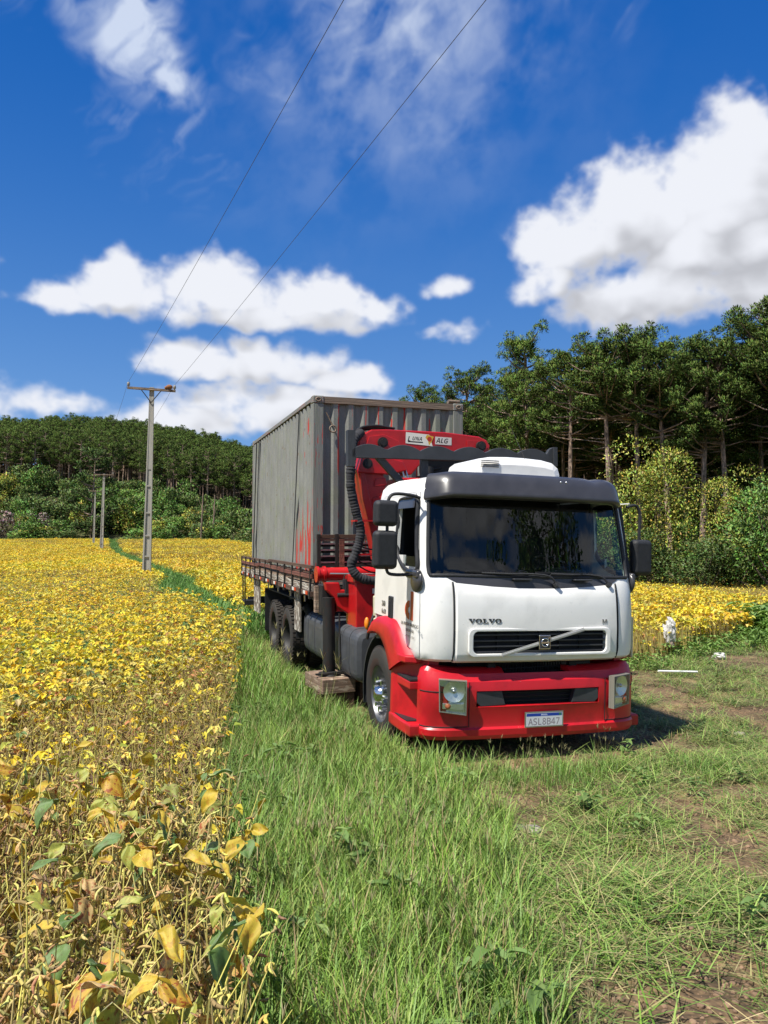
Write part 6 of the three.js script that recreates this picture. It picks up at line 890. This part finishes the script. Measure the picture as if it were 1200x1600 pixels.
// ---- the nearest soybean plants, one by one: stems, pods and separate leaves
{
  const r = rngOf(3100);
  const leafTex = (seed, spots) => tex(256, 256, (u, v) => { const a = Math.abs(u - 0.5), vein = Math.exp(-((a / 0.012) ** 2)) + 0.6 * Math.exp(-(((((v * 7 + a * 5) % 1) - 0.5) / 0.06) ** 2)) * (a < 0.46 ? 1 : 0), m = fbm(u * 6 + seed, v * 6, 4), sp = sstep(0.6, 0.68, fbm(u * 9 + seed * 3, v * 9 + 1, 3)) * spots; const q = 0.86 + 0.22 * (m - 0.5) + 0.1 * vein; return [lerp(q, 0.55, sp * 0.6), lerp(q * (1 - 0.1 * (m - 0.5)), 0.36, sp), lerp(q * 0.95, 0.22, sp)]; }, { clampEdge: true });
  const T = [leafTex(1, 0.25), leafTex(2, 0.8)];
  const mats = { yellow: [[0.74, 0.54, 0.04], 0], gold: [[0.7, 0.42, 0.03], 1], lime: [[0.5, 0.53, 0.09], 0], green: [[0.17, 0.3, 0.07], 0], tan: [[0.74, 0.5, 0.2], 1], olive: [[0.34, 0.36, 0.06], 1] };
  const LM = {}; for (const [k, [c, t]] of Object.entries(mats)) LM[k] = phys({ color: lin(...c), map: T[t], roughness: 0.62, transmission: 0.32, thickness: 0 });
  // leaf blades: a small curved grid with uv along the midrib
  const leafG = Array.from({ length: 7 }, (_, s) => { const q = rngOf(50 + s), n = 7, len = q.in(0.085, 0.115), wid = len * q.in(0.58, 0.72), droop = q.in(0.1, 0.6), fold = q.in(0.05, 0.5), wav = q.in(0.004, 0.01), pos = [], uv = [], idx = []; for (let i = 0; i <= n; i++) { const t = i / n, w = wid / 2 * Math.pow(Math.sin(Math.PI * Math.pow(t, 0.72)), 0.8) * (i === n ? 0 : 1), a = -droop * t; for (let k = -3; k <= 3; k++) { const f = k / 3; pos.push(f * w, -len * droop * t * t + Math.abs(f) * w * fold + wav * Math.sin(t * 9 + f * 4 + s), len * t * Math.cos(a * 0.6)); uv.push(0.5 + f * 0.5, t); } } for (let i = 0; i < n; i++) for (let k = 0; k < 6; k++) { const o = i * 7 + k; idx.push(o, o + 7, o + 1, o + 1, o + 7, o + 8); } const g = new THREE.BufferGeometry(); g.setAttribute('position', new THREE.Float32BufferAttribute(pos, 3)); g.setAttribute('uv', new THREE.Float32BufferAttribute(uv, 2)); g.setIndex(idx); g.computeVertexNormals(); return g; });
  const stemMat = std({ vertexColors: true, roughness: 0.8 });
  const spots = [];
  for (let k = 0; k < 4000 && spots.length < 90; k++) { const d = r.in(1.55, 4.6), e = soyEdge(d), x = e - 0.02 - r() * 1.6; if (x < -0.62 * d - 0.1) continue; if (spots.some(([a, b]) => Math.hypot(a - x, b - d) < 0.15)) continue; spots.push([x, d]); }
  const kinds = ['yellow', 'yellow', 'lime', 'gold', 'tan', 'green', 'olive', 'yellow'];
  const where = ['in the bottom left corner', 'at the left edge of the foreground', 'amid the nearest soybeans', 'beside the green grass', 'behind the nearest soybeans'];
  spots.forEach(([x, d], i) => {
    const u = (x / d + 0.5) , edge = soyEdge(d) - x, w = d < 2.4 && u < 0.2 ? where[0] : edge < 0.3 ? where[3] : d > 3.5 ? where[4] : u < 0.12 ? where[1] : where[2];
    const nL = r() < 0.25 ? 1 : Math.floor(r.in(2, 6)), kd = Array.from({ length: nL }, () => r.pick(kinds)), main = kd[0], word = { yellow: 'yellow', gold: 'spotted gold', lime: 'lime green', green: 'green', tan: 'pale tan', olive: 'olive spotted' }[main];
    const count = ['no', 'one leaf', 'two leaves', 'three leaves', 'four leaves', 'five leaves', 'six leaves'][nL];
    const pl = thing('soybean_plant', `soybean plant with ${count}, largest ${word}, ${w}`, 'soybean plant', [x, H(x, -d), -d], r() * 6.28, 'near soybean plants ' + w);
    const F = new Faces(), P = new Faces(), h = r.in(0.55, 0.78), { nodes, sticks } = soyFrame(r, h, 4 + Math.floor(r() * 3));
    for (const s of sticks) stickInto(F, ...s, 5);
    for (let k = 0; k < 44; k++) podInto(P, r.pick(nodes)[0], r, r.in(0.038, 0.055));
    for (let k = 0; k < nL; k++) {
      const top = nodes.filter((n) => n[0][1] > h * 0.5), n = r.pick(top)[0], a = r() * 6.283, e = [n[0] + Math.cos(a) * r.in(0.04, 0.13), n[1] + r.in(0.05, 0.16), n[2] + Math.sin(a) * r.in(0.04, 0.13)], c = kd[k];
      stickInto(F, n, e, 0.002, 0.0016, r.pick(STEM), 4);
      const lf = part(pl, 'leaf', r.pick(leafG), LM[c]); lf.position.set(...e); lf.rotation.set(r.in(-0.3, 0.9), a + 1.57 * r.n(), r.n() * 0.8, 'YXZ'); lf.scale.setScalar(r.in(0.95, 1.35));
      if (r() < 0.45) { const l2 = part(pl, 'leaf', r.pick(leafG), LM[r() < 0.7 ? c : r.pick(kinds)]); l2.position.set(...e); l2.rotation.set(r.in(-0.2, 0.9), a + 1.57 + 2 * r(), r.n() * 0.8, 'YXZ'); l2.scale.setScalar(r.in(0.6, 0.95)); }
    }
    part(pl, 'stem', F.geo(), stemMat); const pods = part(pl, 'pods', P.geo(true), stemMat); pods.userData.kind = 'stuff';
  });
  console.log('near plants', spots.length);
}
// ---------------------------------------------------------------- small things lying about on the right
{
  const r = rngOf(77);
  const crumple = (w, h, d, seed, amp) => { const g = new THREE.IcosahedronGeometry(0.5, 4), P = g.attributes.position; for (let i = 0; i < P.count; i++) { const x = P.getX(i), y = P.getY(i), z = P.getZ(i), n = 1 + amp * (fbm(x * 5 + seed + 20, y * 5 + z * 3 + 20, 3) - 0.5) * 2; P.setXYZ(i, x * w * n, y * h * n, z * d * n); } g.computeVertexNormals(); return g; };
  const bagM = phys({ color: lin(0.62, 0.6, 0.56), roughness: 0.45, transmission: 0.2, thickness: 0 }), x0 = 5.25, z0 = -14.6;
  const bag = thing('wrapped_marker', 'crumpled white plastic bag tied over a stake at the edge of the right field', 'plastic bag', [x0, H(x0, z0), z0]);
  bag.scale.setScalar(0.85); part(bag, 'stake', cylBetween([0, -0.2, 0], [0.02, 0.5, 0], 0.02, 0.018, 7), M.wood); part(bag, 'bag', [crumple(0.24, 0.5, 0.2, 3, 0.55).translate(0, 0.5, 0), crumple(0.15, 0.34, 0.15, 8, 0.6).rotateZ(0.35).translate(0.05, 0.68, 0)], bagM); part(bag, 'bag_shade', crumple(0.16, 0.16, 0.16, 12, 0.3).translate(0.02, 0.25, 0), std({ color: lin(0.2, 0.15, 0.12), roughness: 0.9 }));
  const put = (name, label, cat, x, z, geo, m, y = 0) => { const g = Array.isArray(geo) ? join(geo) : geo; const o = new THREE.Mesh(g, m); o.name = numbered(name); o.position.set(x, H(x, z) + y, z); scene.add(o); shade(o); return tag(o, label, cat); };
  put('white_rod', 'thin white plastic rod lying on the cut grass behind the truck', 'rod', 4.55, -12.4, [cylBetween([-0.3, 0.1, 0.05], [0.34, 0.08, -0.03], 0.016, 0.016, 8)], std({ color: lin(0.75, 0.75, 0.72), roughness: 0.5 }));
  put('white_scrap', 'small crumpled white scrap near the right edge of the grass', 'litter', 4.85, -9.9, crumple(0.16, 0.06, 0.12, 5, 0.5).translate(0, 0.03, 0), bagM);
  put('pale_scrap', 'small pale rag on the ground beside the tied white bag', 'litter', 5.95, -14.1, crumple(0.24, 0.12, 0.2, 9, 0.5).translate(0, 0.05, 0), bagM);
  put('blue_scrap', 'little dark blue scrap lying at the right edge of the picture', 'litter', 5.2, -10.5, crumple(0.14, 0.14, 0.14, 15, 0.3).translate(0, 0.06, 0), std({ color: lin(0.02, 0.03, 0.16), roughness: 0.6 }));
  const stone = std({ map: tex(128, 128, (u, v) => { const q = 0.6 + 0.3 * (tfbm(u, v, 6, 4, 70) - 0.5); return [q, q * 0.95, q * 0.88]; }), roughness: 0.95 });
  for (const [x, d, s, label] of [[1.02, 5.55, 0.09, 'pale flat stone in the trodden grass below the bumper'], [0.93, 5.62, 0.06, 'small pale stone just left of the flat one'], [0.42, 6.9, 0.07, 'pale stone beside the front wheel track'], [3.9, 8.8, 0.08, 'grey clod of stone right of the truck shadow']]) put('stone', label, 'stone', x, -d, crumple(s * 1.6, s * 0.7, s * 1.2, x * 9, 0.25).translate(0, s * 0.2, 0), stone);
}

renderer.render(scene, camera);
